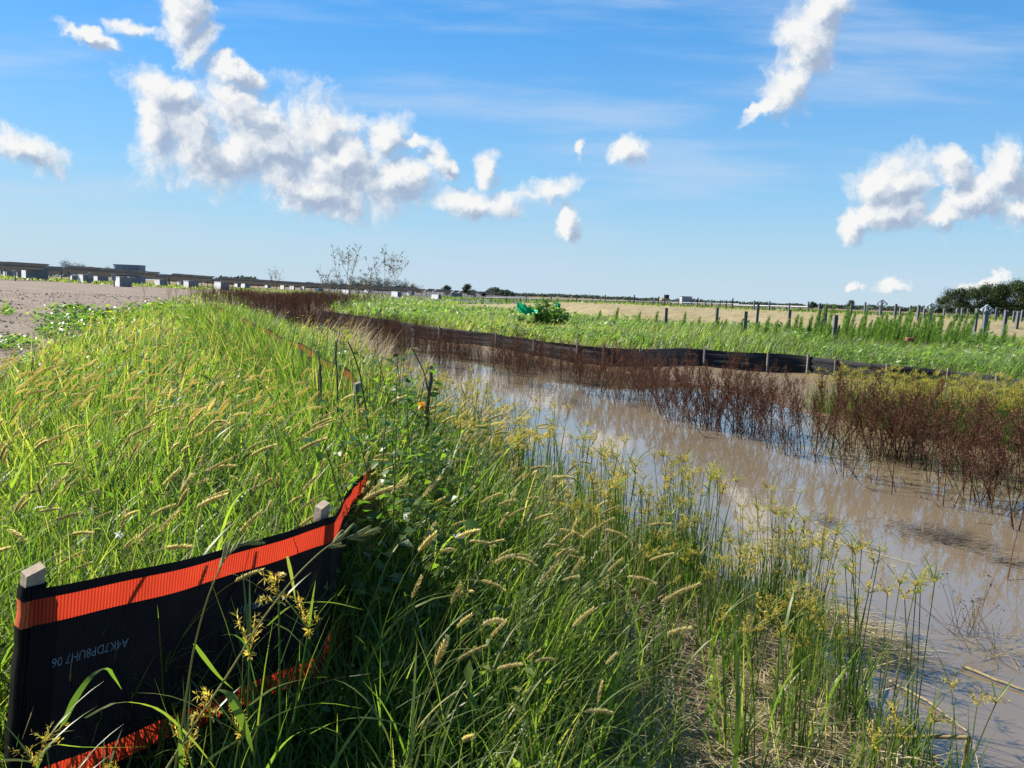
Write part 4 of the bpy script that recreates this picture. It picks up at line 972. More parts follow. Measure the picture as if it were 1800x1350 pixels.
ok = ~rt & (rng.random(len(q)) < dens) & (np.hypot(q[:, 0], q[:, 1]) > 1.9) & ~((q[:, 1] < 2.9) & (q[:, 0] > 1.0) & ins)
ps = q[ok]; ps = ps[np.argsort(ps[:, 1])]
NS = 165
for p in ps[:NS]: mk_sedge(p, 'yellow-flowered sedge clump on the muddy near bank of the ditch', 'sedges on the near bank', rng.uniform(.85, 1.2))
# far bank: right of the water, before the far fence
q = np.stack([rng.uniform(2.5, 11.5, 9000), rng.uniform(7.5, 17.5, 9000)], 1); ins, rt, dL, dR = zone(q)
fx2 = np.interp(q[:, 0], PF[:, 0], PF[:, 1])
ua = q[:, 0] / q[:, 1]
ok = (~ins) & rt & (q[:, 1] < fx2 - .25) & (rng.random(9000) < sstep(.29, .42, ua + .10 * (vnoise(q, 1.2, 4) - .5)) * (.5 + .5 * vnoise(q, .9, 14))) & (dR > .15)
pr = q[ok]; pr = pr[np.argsort(np.hypot(pr[:, 0], pr[:, 1]))]
NR = 125
for p in pr[:NR]: mk_sedge(p, 'golden-topped sedge clump on the far bank before the black fence', 'sedges on the far bank', rng.uniform(1.0, 1.35))
mb2 = MB()
FS = [sedge_variant(n, a, b, .55) for n, a, b in [(3, .36, .55), (4, .42, .58), (3, .40, .60)]]
rest = np.concatenate([ps[NS:], pr[NR:NR + 900]])
for k in range(3):
    sel = rest[k::3]; n = len(sel); L3 = np.concatenate([sel, height(sel[:, 0], sel[:, 1])[:, None] - .02], 1); scs = rng.uniform(.9, 1.3, n); rzz = rng.uniform(-3.1, 3.1, n)
    for src, mi_ in [(FS[k][0], 0)] + [(h, 1) for h in FS[k][1]]:
        v, q_, t_, tn, _ = src.data(); replicate(mb2, (v, q_, t_, tn, np.full(len(q_) + len(t_), mi_)), L3, rzz, scs, tj=.1)
tag(mb2.build('sedge_bed', [M_sedge, M_umbel]), 'dense bed of more sedges with gold tops on both ditch banks', 'sedge', kind='stuff')

# ---- dry brown dock ------------------------------------------------------------------------
def dock_variant(ns, hh, spread, droop=0.2, nfl=26):
    st = MB(); sd_ = MB()
    for s_ in range(ns):
        a = rng.uniform(-3.1, 3.1); b = np.array([[rng.normal(0, .03), rng.normal(0, .03), -.12]])
        L = hh * rng.uniform(.75, 1.1) + .12
        P_ = arc(b, [L], [a], [rng.uniform(.02, spread)], [rng.uniform(-.1, droop)], 10)[0]
        tubes(st, P_[None], np.linspace(.0042, .0014, 11), 4, rng.uniform(.2, .5))
        nb = rng.integers(9, 14); bt = rng.uniform(.42, .97, nb); bi = bt * 10; i = np.minimum(bi.astype(int), 9); f = (bi - i)[:, None]
        bp = P_[i] * (1 - f) + P_[i + 1] * f; ba = rng.uniform(-3.1, 3.1, nb)
        BP = arc(bp, (1.1 - bt) * .36 * hh * rng.uniform(.6, 1.2, nb) + .04, ba, rng.uniform(.3, .8, nb), rng.uniform(-.5, .4, nb), 5)
        tubes(st, BP, np.linspace(.0018, .0008, 6), 3, .4)
        for k in range(nb):
            n = int(nfl * rng.uniform(.5, 1.2)); s = rng.uniform(.15, 1, n) * 5; i = np.minimum(s.astype(int), 4); f = (s - i)[:, None]
            c = BP[k][i] * (1 - f) + BP[k][i + 1] * f + rng.normal(0, .006, (n, 3))
            u_ = rng.normal(size=(n, 3)); u_ /= np.linalg.norm(u_, axis=1, keepdims=True); v_ = np.cross(u_, rng.normal(size=(n, 3))); v_ /= np.linalg.norm(v_, axis=1, keepdims=True)
            z_ = rng.uniform(.003, .0068, n)[:, None]
            sd_.add(np.stack([c - u_ * z_, c + v_ * z_ * .7, c + u_ * z_, c - v_ * z_ * .7], 1), q=np.arange(n * 4).reshape(-1, 4), tint=np.repeat(rng.uniform(.1, 1, n), 4))
        n = 30; c = P_[8:].mean(0) + rng.normal(0, 1, (n, 3)) * [.008, .008, .07]
        for _ in (0,):
            u_ = rng.normal(size=(n, 3)); u_ /= np.linalg.norm(u_, axis=1, keepdims=True); v_ = np.cross(u_, [0, .3, 1.0]); v_ /= np.linalg.norm(v_, axis=1, keepdims=True)
            sd_.add(np.stack([c - u_ * .005, c + v_ * .004, c + u_ * .005, c - v_ * .004], 1), q=np.arange(n * 4).reshape(-1, 4), tint=np.repeat(rng.uniform(.1, .9, n), 4))
    # withered leaves hanging round the lower stalks
    n = ns * 5; a = rng.uniform(-3.1, 3.1, n)
    LP = arc(np.stack([rng.normal(0, .05, n), rng.normal(0, .05, n), rng.uniform(.0, .3, n)], 1), rng.uniform(.06, .2, n), a, rng.uniform(.6, 1.4, n), rng.uniform(.6, 1.6, n), 4)
    ribbons(st, LP, rng.uniform(.004, .012, n), a + 1.57, rng.uniform(0, .6, n))
    return st, sd_
DV = [dock_variant(n, h, s, d) for n, h, s, d in [(3, .80, .35, .3), (2, .95, .28, .5), (4, .68, .5, .5), (3, .75, .8, .7), (2, .66, 1.1, .9), (2, .85, .55, .8)]]
DVm = [(a.mesh('dock_stalk', M_dock), b.mesh('dock_seeds', M_dock)) for a, b in DV]
band = np.array([onz(x, y, 0.0)[:2] for x, y in [(1900,880),(1790,862),(1700,845),(1600,828),(1500,806),(1400,778),(1300,748),(1200,716),(1100,690),(1000,672),(900,652),(800,634),(700,616)]] + [[-5.0, 24.0], [-7.5, 30.0], [-13, 43], [-20, 62], [-28, 86]])
BL, bs = smooth_line(np.concatenate([band, np.zeros((len(band), 1))], 1), .25)
pts_d = []
for i in range(len(BL)):
    c = BL[i, :2]; wdt = .26 + .035 * c[1] if c[1] < 22 else 1.0 + .04 * c[1]
    k = 11.5 if c[1] < 12 else (9.0 if c[1] < 24 else 8.0)
    for _ in range(rng.poisson(k / (3.6 if c[1] < 24 else 1))):
      c0_ = rng.normal(0, 1, 2)
      for _k in range(rng.integers(2, 7) if c[1] < 24 else 1):
        c = BL[i, :2] + (rng.normal(0, .16, 2) if c[1] < 24 else 0)
        pts_d.append(c + c0_ * [wdt * .9, wdt * .9] + ([wdt * .1, wdt * .25] if c[1] < 22 else [wdt * .3, wdt * .7]))
pts_d = np.array(pts_d)
# looser plants standing in the open water nearer the lens
ex = np.array([onz(x, y, 0)[:2] for x, y in [(1385,800),(1260,838-80),(1660,890),(1760,905),(1700,862),(1590,872),(1535,850),(1480,832),(1640,850),(1745,880),(1785,930),(1430,812),(1350,790),(1180,735),(1090,712)]])
pts_d = np.concatenate([ex, pts_d[np.where(pts_d[:, 1] < 22, vnoise(pts_d, 1.7, 40), .6) + rng.uniform(-.13, .13, len(pts_d)) > .47]])
fyd = np.interp(pts_d[:, 0], PF[:, 0], PF[:, 1]); pts_d = pts_d[(pts_d[:, 1] < fyd - .15) | (pts_d[:, 0] < PF[:, 0].min())]
od = np.argsort(np.hypot(pts_d[:, 0], pts_d[:, 1])); pts_d = pts_d[od]
ND = 270
for i, p in enumerate(pts_d[:ND]):
    a_, b_ = DVm[rng.integers(0, 6) if i > 30 else [0, 3, 4, 5, 2][i % 5]]
    near = topix([p[0], p[1], 0])[0] > 1250
    o = link('dock_weed', a_, None, (p[0], p[1], max(H(p[0], p[1]), -.06)), rng.uniform(-3.1, 3.1), rng.uniform(.78, 1.12) * (1.22 if i < 110 else 1.05)); link('seed_cluster', b_, o)
    tag(o, 'dry dark-brown dock weed standing in the muddy water at right' if near else 'dry dark-brown dock weed in the band along the middle of the ditch', 'dock weed', 'dock weeds at the right of the pool' if near else 'dock weeds along the ditch')
mb2 = MB(); DF = [dock_variant(n, h, .25, .2, 9) for n, h in [(3, .85), (3, .95), (4, .75)]]
rest = pts_d[ND:]
for k in range(3):
    sel = rest[k::3]; n = len(sel)
    if not n: continue
    L3 = np.concatenate([sel, height(sel[:, 0], sel[:, 1])[:, None]], 1); sc_ = rng.uniform(.85, 1.2, n)
    for src in DF[k]: replicate(mb2, src.data(), L3, rng.uniform(-3, 3, n), sc_, tj=.1)
tag(mb2.build('dock_weeds', M_dock), 'mass of dry dark-brown dock weeds receding down the ditch', 'dock weeds', kind='stuff')

# ---- green field beyond the far fence ---------------------------------------------------------
mb = MB(); mbg = MB()
def field_pts(n, y0, y1, spread=TAN):
    q = frustum_pts(n, y0, y1, spread, 1.0); ins, rt, dL, dR = zone(q)
    yfen = np.interp(q[:, 0], PF[:, 0], PF[:, 1]); xl = np.interp(q[:, 1], [20, 26, 40, 75], [PF[:, 0].min() , -6, -9.5, -19])
    beyond = np.where(q[:, 0] > PF[:, 0].min(), q[:, 1] > yfen + .1, q[:, 0] > xl)
    return q[rt & ~ins & beyond & ~sand_mask(q)]
for n, y0, y1, hl, wl in [(52000, 9, 19, .085, .042), (52000, 19, 34, .12, .06), (45000, 34, 80, .20, .11)]:
    q = field_pts(n, y0, y1); m_ = len(q); z = height(q[:, 0], q[:, 1])
    cl_ = vnoise(q, .8, 71); hgt = (.10 + .42 * cl_) * rng.uniform(.25, 1.0, m_) * np.interp(q[:, 1], [9, 20, 50], [1.15, 1.0, .9])
    a = WIND + rng.normal(0, 1.2, m_); el = rng.uniform(-.3, 1.0, m_)
    dv = np.stack([np.cos(a) * np.cos(el), np.sin(a) * np.cos(el), np.sin(el)], 1)
    br = rng.uniform(.5, 1.3, m_) * (.55 + .9 * (vnoise(q, .45, 90) > .5))
    leaves(mb, np.concatenate([q, (z + hgt)[:, None]], 1), dv, hl * br, wl * br * rng.uniform(.5, 1.2, m_), np.clip(.42 + .2 * rng.normal(size=m_) + .5 * (vnoise(q, .35, 77) - .5), 0, 1))
tag(mb.build('leafy_weeds', M_field), 'low broad-leaved green weeds covering the field beyond the far fence', 'weeds', kind='stuff')
for n, y0, y1, wd_, h0, h1, sg in [(42000, 9, 19, .014, .3, .65, 4), (64000, 19, 36, .024, .3, .62, 3), (52000, 36, 90, .05, .3, .55, 3)]:
    q = field_pts(n, y0, y1); m_ = len(q); z = height(q[:, 0], q[:, 1]) - .02; a = WIND + rng.normal(0, .8, m_)
    P_ = arc(np.concatenate([q, z[:, None]], 1), rng.uniform(h0, h1, m_) * (.6 + .7 * vnoise(q, .6, 55)), a, rng.uniform(.05, .4, m_), rng.uniform(.2, 1.4, m_), sg, 1.4)
    ribbons(mbg, P_, rng.uniform(.6, 1.4, m_) * wd_, a + 1.57 + rng.normal(0, .6, m_), np.clip(.52 + .2 * rng.normal(size=m_) + .5 * (vnoise(q, .3, 78) - .5), 0, 1))
# dry pale grass stubble on the berm and thin green at the gravel's far edge
q = frustum_pts(26000, 26, 70, .75); q = q[sand_mask(q)]; m_ = len(q); a = WIND + rng.normal(0, .8, m_)
yfq = np.interp(q[:, 0], foot[:, 0], foot[:, 1]); kp = rng.random(m_) < np.where(q[:, 1] - yfq < 2.5, .6, .34); q = q[kp]; a = a[kp]; m_ = len(q)
ribbons(mbg, arc(np.concatenate([q, height(q[:, 0], q[:, 1])[:, None] - .02], 1), rng.uniform(.10, .35, m_), a, rng.uniform(.1, .6, m_), rng.uniform(.2, 1., m_), 3), np.full(m_, .022), a + 1.57, rng.uniform(.75, 1, m_))
q = frustum_pts(60000, 96, 260, .80); u = q[:, 0] / q[:, 1]; q = q[(u < -.08) & ~gravel_mask(q) & (rng.random(len(q)) < np.where(q[:, 1] < 150, .8, .3)) & ~track_mask(q)]; m_ = len(q); a = rng.uniform(-3, 3, m_)
ribbons(mbg, arc(np.concatenate([q, height(q[:, 0], q[:, 1])[:, None] - .02], 1), rng.uniform(.2, .6, m_), a, rng.uniform(.1, .6, m_), rng.uniform(.2, 1., m_), 3), np.full(m_, .16), a + 1.57, np.clip(.55 + .2 * rng.normal(size=m_), 0, 1))
q = frustum_pts(52000, 62, 330, .80); u = q[:, 0] / q[:, 1]; yfq = np.interp(q[:, 0], foot[:, 0], foot[:, 1])
q = q[(u > -.10) & side_right(q) & (q[:, 1] > yfq + 13) & (vnoise(q, .05, 7) > .38)]; m_ = len(q); a = rng.uniform(-3, 3, m_)
ribbons(mbg, arc(np.concatenate([q, height(q[:, 0], q[:, 1])[:, None] - .02], 1), rng.uniform(.2, .55, m_), a, rng.uniform(.1, .6, m_), rng.uniform(.2, 1., m_), 3), np.interp(q[:, 1], [60, 330], [.10, .35]), a + 1.57, np.clip(.30 + .2 * rng.normal(size=m_), 0, 1))
tag(mbg.build('field_grass', M_grass), 'green and straw grass of the far fields', 'grass', kind='stuff')
# clods and stones lying on the gravel
mb = MB(); q = np.concatenate([frustum_pts(5000, 7, 22), frustum_pts(9000, 22, 60)]); q = q[gravel_mask(q)]; m_ = len(q)
oc = np.array([[1, 0, 0], [0, 1, 0], [-1, 0, 0], [0, -1, 0], [0, 0, .8], [0, 0, -.6]], float); of = np.array([[0, 1, 4], [1, 2, 4], [2, 3, 4], [3, 0, 4], [1, 0, 5], [2, 1, 5], [3, 2, 5], [0, 3, 5]])
sz = rng.uniform(.008, .030, m_) * rng.choice([1, 1, 1, 2.0], m_) * np.interp(q[:, 1], [7, 60], [.8, 1.7])
Vv = rot2(oc[None] * rng.uniform(.6, 1.4, (m_, 6, 1)), rng.uniform(0, 3, (m_, 1))) * sz[:, None, None] + np.concatenate([q, height(q[:, 0], q[:, 1])[:, None]], 1)[:, None]
mb.add(Vv, t=(of[None] + np.arange(m_)[:, None, None] * 6).reshape(-1, 3)); tag(mb.build('gravel_stones', M_gravel, smooth=False), 'loose clods and stones strewn over the gravel field', 'stones', kind='stuff')
# patches of green weeds on the gravel
mb = MB(); q = []
for (x_, y_, rx, ry, n) in [(150, 570, 75, 16, 2600), (95, 590, 30, 10, 500), (20, 612, 40, 12, 500), (10, 552, 12, 5, 120), (60, 655, 60, 14, 600), (140, 612, 40, 8, 500), (210, 560, 60, 10, 900), (120, 545, 40, 4, 250), (290, 545, 60, 8, 700)]:
    n = int(n * .62); px_ = rng.normal(x_, rx * .5, n); py_ = rng.normal(y_, ry * .5, n)
    for a_, b_ in zip(px_, py_): q.append(onz(a_, max(b_, 520), .40)[:2])
q = np.array(q); m_ = len(q); z = height(q[:, 0], q[:, 1]); a = rng.uniform(-3.1, 3.1, m_); el = rng.uniform(-.2, .9, m_)
sz = np.clip(q[:, 1] / 16, .6, 2.2)
leaves(mb, np.concatenate([q, (z + rng.uniform(0, .32, m_) * vnoise(q, 1.3, 60))[:, None]], 1), np.stack([np.cos(a) * np.cos(el), np.sin(a) * np.cos(el), np.sin(el)], 1), .13 * sz * rng.uniform(.6, 1.2, m_), .07 * sz, np.clip(.55 + .2 * rng.normal(size=m_), 0, 1))
tag(mb.build('gravel_weeds', M_vine), 'low patches of bright green weeds creeping over the gravel', 'weeds', kind='stuff')
# ------------------------------------------------------------------ single plants
def leafy_plant(mb_s, mb_l, hh, ns, lsz, lean=0.3, nl=14):
    for s_ in range(ns):
        a = rng.uniform(-3.1, 3.1)
        P_ = arc([[rng.normal(0, .04), rng.normal(0, .04), 0]], [hh * rng.uniform(.7, 1.05)], [a], [rng.uniform(0, lean)], [rng.uniform(-.2, .5)], 10)[0]
        tubes(mb_s, P_[None], np.linspace(.004, .0015, 11), 4, .4)
        s = rng.uniform(1.5, 10, nl); i = np.minimum(s.astype(int), 9); f = (s - i)[:, None]; c = P_[i] * (1 - f) + P_[i + 1] * f
        la = rng.uniform(-3.1, 3.1, nl); el = rng.uniform(-.5, .6, nl)
        dv = np.stack([np.cos(la) * np.cos(el), np.sin(la) * np.cos(el), np.sin(el)], 1)
        tubes(mb_s, np.stack([c, c + dv * .02, c + dv * .035], 1), .0009, 3, .5)
        leaves(mb_l, c + dv * .035, dv, lsz * rng.uniform(.55, 1.2, nl), lsz * .72 * rng.uniform(.6, 1.1, nl), rng.uniform(.2, 1, nl))
LVm = []
for hh, ns, ls, nl in [(.72, 4, .050, 22), (.85, 5, .055, 24), (.6, 4, .045, 20), (.5, 5, .04, 16)]:
    a_, b_ = MB(), MB(); leafy_plant(a_, b_, hh, ns, ls, nl=nl); LVm.append((a_.mesh('weed_stem', M_stalk), b_.mesh('weed_leaf', M_vine)))
lw = [(690,690,4.9),(710,720,4.6),(668,738,4.2),(700,775,3.9),(686,800,3.5),(655,700,5.1),(625,660,5.9),(735,760,4.3),(720,690,5.4),(600,640,7.0),(640,640,6.6),(690,850,3.0),(675,900,2.75),(760,850,3.4),(575,720,4.4),(610,760,3.8),(720,645,6.6)]
for i in range(8, len(P2), 5):      # and all along the fence's run, on its near side
    if 2.4 < P2[i, 1] < 16: lw.append((topix(P2[i] + [.12 + rng.uniform(0, .25), 0, -.3])[0], 0, P2[i, 1] + rng.uniform(-.1, .1)))
for i in range(3, 34, 2):      # thickest just round the corner
    lw.append((topix(P2[i] + [.10 + rng.uniform(0, .16), 0, -.3])[0], 0, P2[i, 1] + rng.uniform(-.04, .06)))
for k, (x_, y_, d) in enumerate(lw):
    p = aty(x_, y_ or 650, d); e = LVm[k % 4]
    o = link('leafy_weed', e[0], None, (p[0], p[1], H(p[0], p[1]) - .02), rng.uniform(-3, 3), rng.uniform(.85, 1.15) * (1.15 if 3.6 < d < 9 else .95)); link('foliage', e[1], o)
    tag(o, 'broad-leaved green weed climbing along the overgrown run of the silt fence', 'leafy weed', 'leafy weeds along the fence')
# low leafy plants in the shade at the bottom of the frame
for k, (x_, y_, d) in enumerate([(530,1320,1.85),(470,1290,1.75),(860,1220,2.35),(960,1290,2.25),(800,1290,2.2),(1010,1230,2.5),(700,1330,2.0)]):
    p = aty(x_, y_, d); e = LVm[2 + k % 2]
    o = link('leafy_weed', e[0], None, (p[0], p[1], H(p[0], p[1]) - .02), rng.uniform(-3, 3), rng.uniform(.5, .7)); link('foliage', e[1], o)
    tag(o, 'low broad-leaved weed in the shaded grass at the bottom of the picture', 'leafy weed', 'leafy weeds in the shade')
# bush by the green tarp
a_, b_ = MB(), MB(); leafy_plant(a_, b_, 1.15, 22, .20, lean=1.0, nl=52)
p = aty(958, 585, 29); o = a_.build('leafy_bush', M_stalk, loc=(p[0], p[1], H(p[0], p[1]) - .05)); b_.build('foliage', M_field, o); tag(o, 'dark-hearted leafy green bush standing alone beside the green tarp', 'bush'); o.scale = (1.25, 1.25, 1.15)
# tall feathery weeds
def feather(hh):
    st, fo = MB(), MB(); P_ = arc([[0, 0, 0]], [hh], [WIND], [.03], [.22], 12)[0]; tubes(st, P_[None], np.linspace(.012, .004, 13), 4, .3)
    n = 620; s = rng.uniform(.8, 11.9, n); i = s.astype(int); f = (s - i)[:, None]; c = P_[i] * (1 - f) + P_[i + 1] * f; a = rng.uniform(-3.1, 3.1, n)
    BP = arc(c, rng.uniform(.14, .42, n) * (1.15 - s / 15), a, rng.uniform(.2, .7, n), rng.uniform(-.3, .5, n), 3)
    ribbons(fo, BP, np.full(n, .016), a + 1.57 + rng.normal(0, .8, n), rng.uniform(.1, .9, n)); return st, fo
FEm = []
for hh in (1.35, 1.55, 1.2, 1.0):
    a_, b_ = feather(hh); FEm.append((a_.mesh('feather_stem', M_stalk), b_.mesh('feather_leaf', M_field)))
fe = [(x, rng.uniform(23, 30)) for x in np.concatenate([rng.normal(1555, 48, 66), rng.normal(1655, 38, 34), rng.uniform(1420, 1750, 10)])]
for x_, d in fe:
    p = aty(x_, 590, d); e = FEm[rng.integers(0, 3)]
    o = link('feathery_weed', e[0], None, (p[0], p[1], H(p[0], p[1]) - .02), rng.normal(0, .3), rng.uniform(.50, .90)); link('foliage', e[1], o)
    tag(o, 'tall feathery green weed in the stand between the piles at right', 'feathery weed', 'tall feathery weeds')
for x_, d in [(1272, 30), (1265, 30.5), (1258, 31), (1330, 29), (1345, 29), (1300, 31), (1362, 28), (1405, 28), (1420, 28), (1440, 27), (1745, 26), (1764, 26), (1722, 27), (1730, 25), (1780, 27), (1381, 30), (1395, 29), (1430, 27.5), (1050, 36), (1080, 36), (1120, 35), (1150, 35), (1200, 34), (1225, 33)]:
    p = aty(x_, 590, d); e = FEm[3]
    o = link('feathery_weed', e[0], None, (p[0], p[1], H(p[0], p[1]) - .02), rng.normal(0, .3), rng.uniform(.6, .95)); link('foliage', e[1], o)
    tag(o, 'dark green upright weed scattered along the foot of the sandy berm', 'feathery weed', 'weeds along the berm foot')
# ------------------------------------------------------------------ dry stalks, sticks and debris
def branch_obj(name, pts_list, mat, lab, cat, group=None, heads=None):
    base = np.array(pts_list[0][0][0]); mb = MB()
    for pts, r0, r1 in pts_list:
        q = smooth3(np.array(pts), max(6, len(pts) * 4)); q = q + rng.normal(0, (r0 + r1) * .12, q.shape)
        tubes(mb, (q - base)[None], np.linspace(r0, r1, len(q)), 6, rng.uniform(.3, .7))
    o = mb.build(name, mat, loc=base); tag(o, lab, cat, group); return o
def PXL(pts, d0, d1=None):
    d1 = d1 or d0
    return [CAM + ray(x, y) * (dd / math.hypot(*ray(x, y)[:2])) for (x, y), dd in zip(pts, np.linspace(d0, d1, len(pts)))]
branch_obj('dry_stalk', [(PXL([(744, 850), (749, 790), (752, 720), (759, 643)], 4.5), .015, .011), (PXL([(753, 690), (745, 655), (733, 628), (724, 612)], 4.5), .005, .003)], M_twig, 'dark upright stick with a thin curved side branch standing by the water', 'stick')
for k, (pts, d, r) in enumerate([([(598, 800), (594, 720), (592, 655), (590, 600)], 4.9, .009), ([(628, 760), (622, 690), (618, 632)], 5.6, .005), ([(645, 720), (650, 660), (660, 615)], 6.2, .005), ([(700, 740), (702, 680), (698, 630)], 5.6, .005), ([(540, 700), (536, 650), (528, 612)], 6.6, .005), ([(580, 690), (586, 640), (596, 585)], 6.4, .005), ([(510, 660), (512, 610), (520, 575)], 8.5, .006), ([(672, 720), (668, 670), (672, 625)], 6.0, .006), ([(566, 760), (564, 690), (563, 640)], 5.2, .012), ([(560, 740), (560, 680), (562, 620)], 5.3, .007), ([(662, 900), (652, 790), (640, 700), (628, 640), (612, 600)], 3.9, .006), ([(668, 960), (690, 920), (694, 850), (690, 800)], 3.0, .005), ([(742, 1010), (742, 960), (740, 900)], 3.0, .006), ([(880, 1050), (884, 980), (886, 930)], 3.2, .004)]):
    branch_obj('dry_stalk', [(PXL(pts, d), r, r * .55)], M_twig, 'bare grey-brown dead stalk among the weeds by the overgrown fence', 'dead stalk', 'dead stalks along the fence')
# tall dried umbel plants against the sky
M_dryst = foliage('dry_umbel_stem', [(0.0, (0.09, 0.065, 0.05)), (0.6, (0.19, 0.145, 0.11)), (1.0, (0.30, 0.24, 0.18))], .15, 1.2, .8, .2)
def dried_umbel(base_px, stems, d, lab):
    b = PXL([base_px], d)[0]; b[2] = H(b[0], b[1])
    st = MB(); hd = MB()
    for pts, brs in stems:
        q = [b] + PXL(pts, d, d * 1.01); qq = smooth3(np.array(q), 24); tubes(st, (qq - b)[None], np.linspace(.0055, .0024, 24), 5, .8)
        for (i0, tx, ty) in brs:
            s0 = qq[min(23, int(i0 * 23))]; e = PXL([(tx, ty)], d + rng.uniform(-.3, .3))[0]; mid = (s0 + e) / 2 + [(s0 - e)[0] * -.12, 0, -.03]
            bq = smooth3(np.array([s0, mid, e]), 9); tubes(st, (bq - b)[None], np.linspace(.0024, .0012, 9), 4, .8)
            n = 14; a = rng.uniform(-3.1, 3.1, n); RP = arc(bq[rng.integers(4, 9, n)], rng.uniform(.04, .15, n), a, rng.uniform(.0, 1.0, n), rng.uniform(0, .6, n), 4)
            tubes(st, RP - b, .0011, 3, .6)
            for r_ in RP:
                m_ = 6; c = r_[-1] + rng.normal(0, .012, (m_, 3)); u_ = rng.normal(size=(m_, 3)) * .0045; v_ = rng.normal(size=(m_, 3)) * .0045
                hd.add(np.stack([c - u_, c + v_, c + u_, c - v_], 1) - b, q=np.arange(m_ * 4).reshape(-1, 4), tint=np.repeat(rng.uniform(.3, 1, m_), 4))
    o = st.build('dried_umbel_plant', M_dryst, loc=b); hd.build('seed_head', M_dryst, o); tag(o, lab, 'dried plant')
dried_umbel((600, 610), [([(604, 550), (609, 500), (612, 470)], [(.75, 586, 446), (.98, 600, 452), (.92, 630, 443), (.85, 622, 472), (.6, 592, 490), (.98, 612, 452), (.7, 620, 486)]), ([(590, 550), (575, 510)], [(.97, 562, 486), (.8, 575, 488), (.98, 568, 500)])], 9.2, 'tall dried umbel weed against the sky, left one of the pair')
dried_umbel((664, 640), [([(665, 580), (672, 520), (679, 490)], [(.99, 676, 448), (.97, 700, 455), (.96, 712, 468), (.9, 658, 462), (.85, 650, 478), (.97, 690, 448), (.8, 694, 490), (.7, 655, 500), (.75, 640, 486)]), ([(650, 560), (640, 530)], [(.97, 628, 505), (.9, 645, 500)])], 8.8, 'tall dried umbel weed against the sky, right one of the pair')
dried_umbel((484, 560), [([(484, 520), (484, 500)], [(.99, 474, 484), (.98, 492, 486), (.97, 484, 478)])], 16, 'small dried umbel weed on the skyline left of the tall pair')
dried_umbel((718, 560), [([(720, 530), (724, 515)], [(.98, 716, 502), (.98, 736, 505), (.9, 742, 514)])], 13, 'small dried umbel weed at the edge of the brown docks, right of the tall pair')
# dead matted stalks leaning over at the end of the docks
mb = MB(); n = 520; px_ = rng.normal(610, 38, n); py_ = rng.uniform(560, 640, n)
bp = np.array([onz(a_, b_ + 25, .25) for a_, b_ in zip(px_, py_)]); bp[:, 2] = height(bp[:, 0], bp[:, 1]); a = .1 + rng.normal(0, .7, n)
ribbons(mb, arc(bp, rng.uniform(.5, .95, n), a, rng.uniform(.0, .6, n), rng.uniform(.3, 1.4, n), 6, 1.6), np.full(n, .011), a + 1.57, rng.uniform(.2, .9, n))
tag(mb.build('dead_grass', M_straw), 'tangle of pale dead grass leaning over the left end of the docks', 'dead grass', kind='stuff')
# straw and litter on the muddy bank
mb = MB(); q = frustum_pts(52000, 1.6, 7.5, .8); ins, rt, dL, dR = zone(q)
q = q[~ins & ~rt & (rng.random(len(q)) < sstep(2.4, 1.0, dL) * .9)]; m_ = len(q); a = rng.uniform(-3.1, 3.1, m_)
ribbons(mb, arc(np.concatenate([q, height(q[:, 0], q[:, 1])[:, None] + rng.uniform(.0, .05, (m_, 1))], 1), rng.uniform(.05, .30, m_), a, rng.uniform(1.3, 1.75, m_), rng.uniform(-.2, .3, m_), 3), rng.uniform(.0025, .0065, m_), a + 1.57 + rng.normal(0, .5, m_), np.clip(rng.normal(.5, .28, m_), 0, 1))
# rack of cut reeds at the waterline
n = 560; t = rng.uniform(0, 1, n); px_ = 1500 + (t - .5) * 190 + rng.normal(0, 14, n); py_ = 1108 + (t - .5) * 90 + rng.normal(0, 17, n)
bp = np.array([onz(a_, b_, .015) for a_, b_ in zip(px_, py_)]); bp[:, 2] = .004 + rng.uniform(0, .035, n); a = -.55 + rng.normal(0, .5, n)
L_ = rng.uniform(.12, .55, n); bp[:, 0] -= np.cos(a) * L_ / 2; bp[:, 1] -= np.sin(a) * L_ / 2
ribbons(mb, arc(bp, L_, a, np.full(n, 1.56), rng.uniform(-.06, .06, n), 4), rng.uniform(.003, .008, n), a + 1.57, np.clip(rng.normal(.5, .3, n), 0, 1))
n = 60; px_ = rng.uniform(1180, 1480, n); py_ = 905 + (px_ - 1180) * .62 + rng.normal(0, 18, n)
bp = np.array([onz(a_, b_, .01) for a_, b_ in zip(px_, py_)]); bp[:, 2] = .006 + rng.uniform(0, .02, n); a = -.5 + rng.normal(0, .8, n)
ribbons(mb, arc(bp, rng.uniform(.1, .4, n), a, np.full(n, 1.55), rng.uniform(-.06, .06, n), 4), rng.uniform(.002, .005, n), a + 1.57, np.clip(rng.normal(.5, .3, n), 0, 1))
tag(mb.build('straw_litter', M_straw), 'dead straw and reed litter on the muddy bank and waterline', 'litter', kind='stuff')
def zline(pts, z):
    return [onz(x, y, zz) for (x, y), zz in zip(pts, z if isinstance(z, list) else [z] * len(pts))]
branch_obj('bent_reed', [(zline([(1520, 1291), (1600, 1296), (1703, 1296)], [.16, .20, .26]), .009, .008), (zline([(1703, 1296), (1698, 1330), (1690, 1362)], [.26, .14, .02]), .0085, .008)], M_straw, 'pale broken reed bent at a right angle by the lower right corner', 'reed')
branch_obj('floating_reed', [(zline([(1560, 1195), (1625, 1230), (1700, 1285)], .012), .008, .004)], M_straw, 'yellowish reed lying half under the water above the bent one', 'reed')
branch_obj('floating_reed', [(zline([(1690, 1170), (1740, 1190), (1830, 1224)], .012), .008, .005)], M_straw, 'yellow reed floating at the right edge of the picture', 'reed')
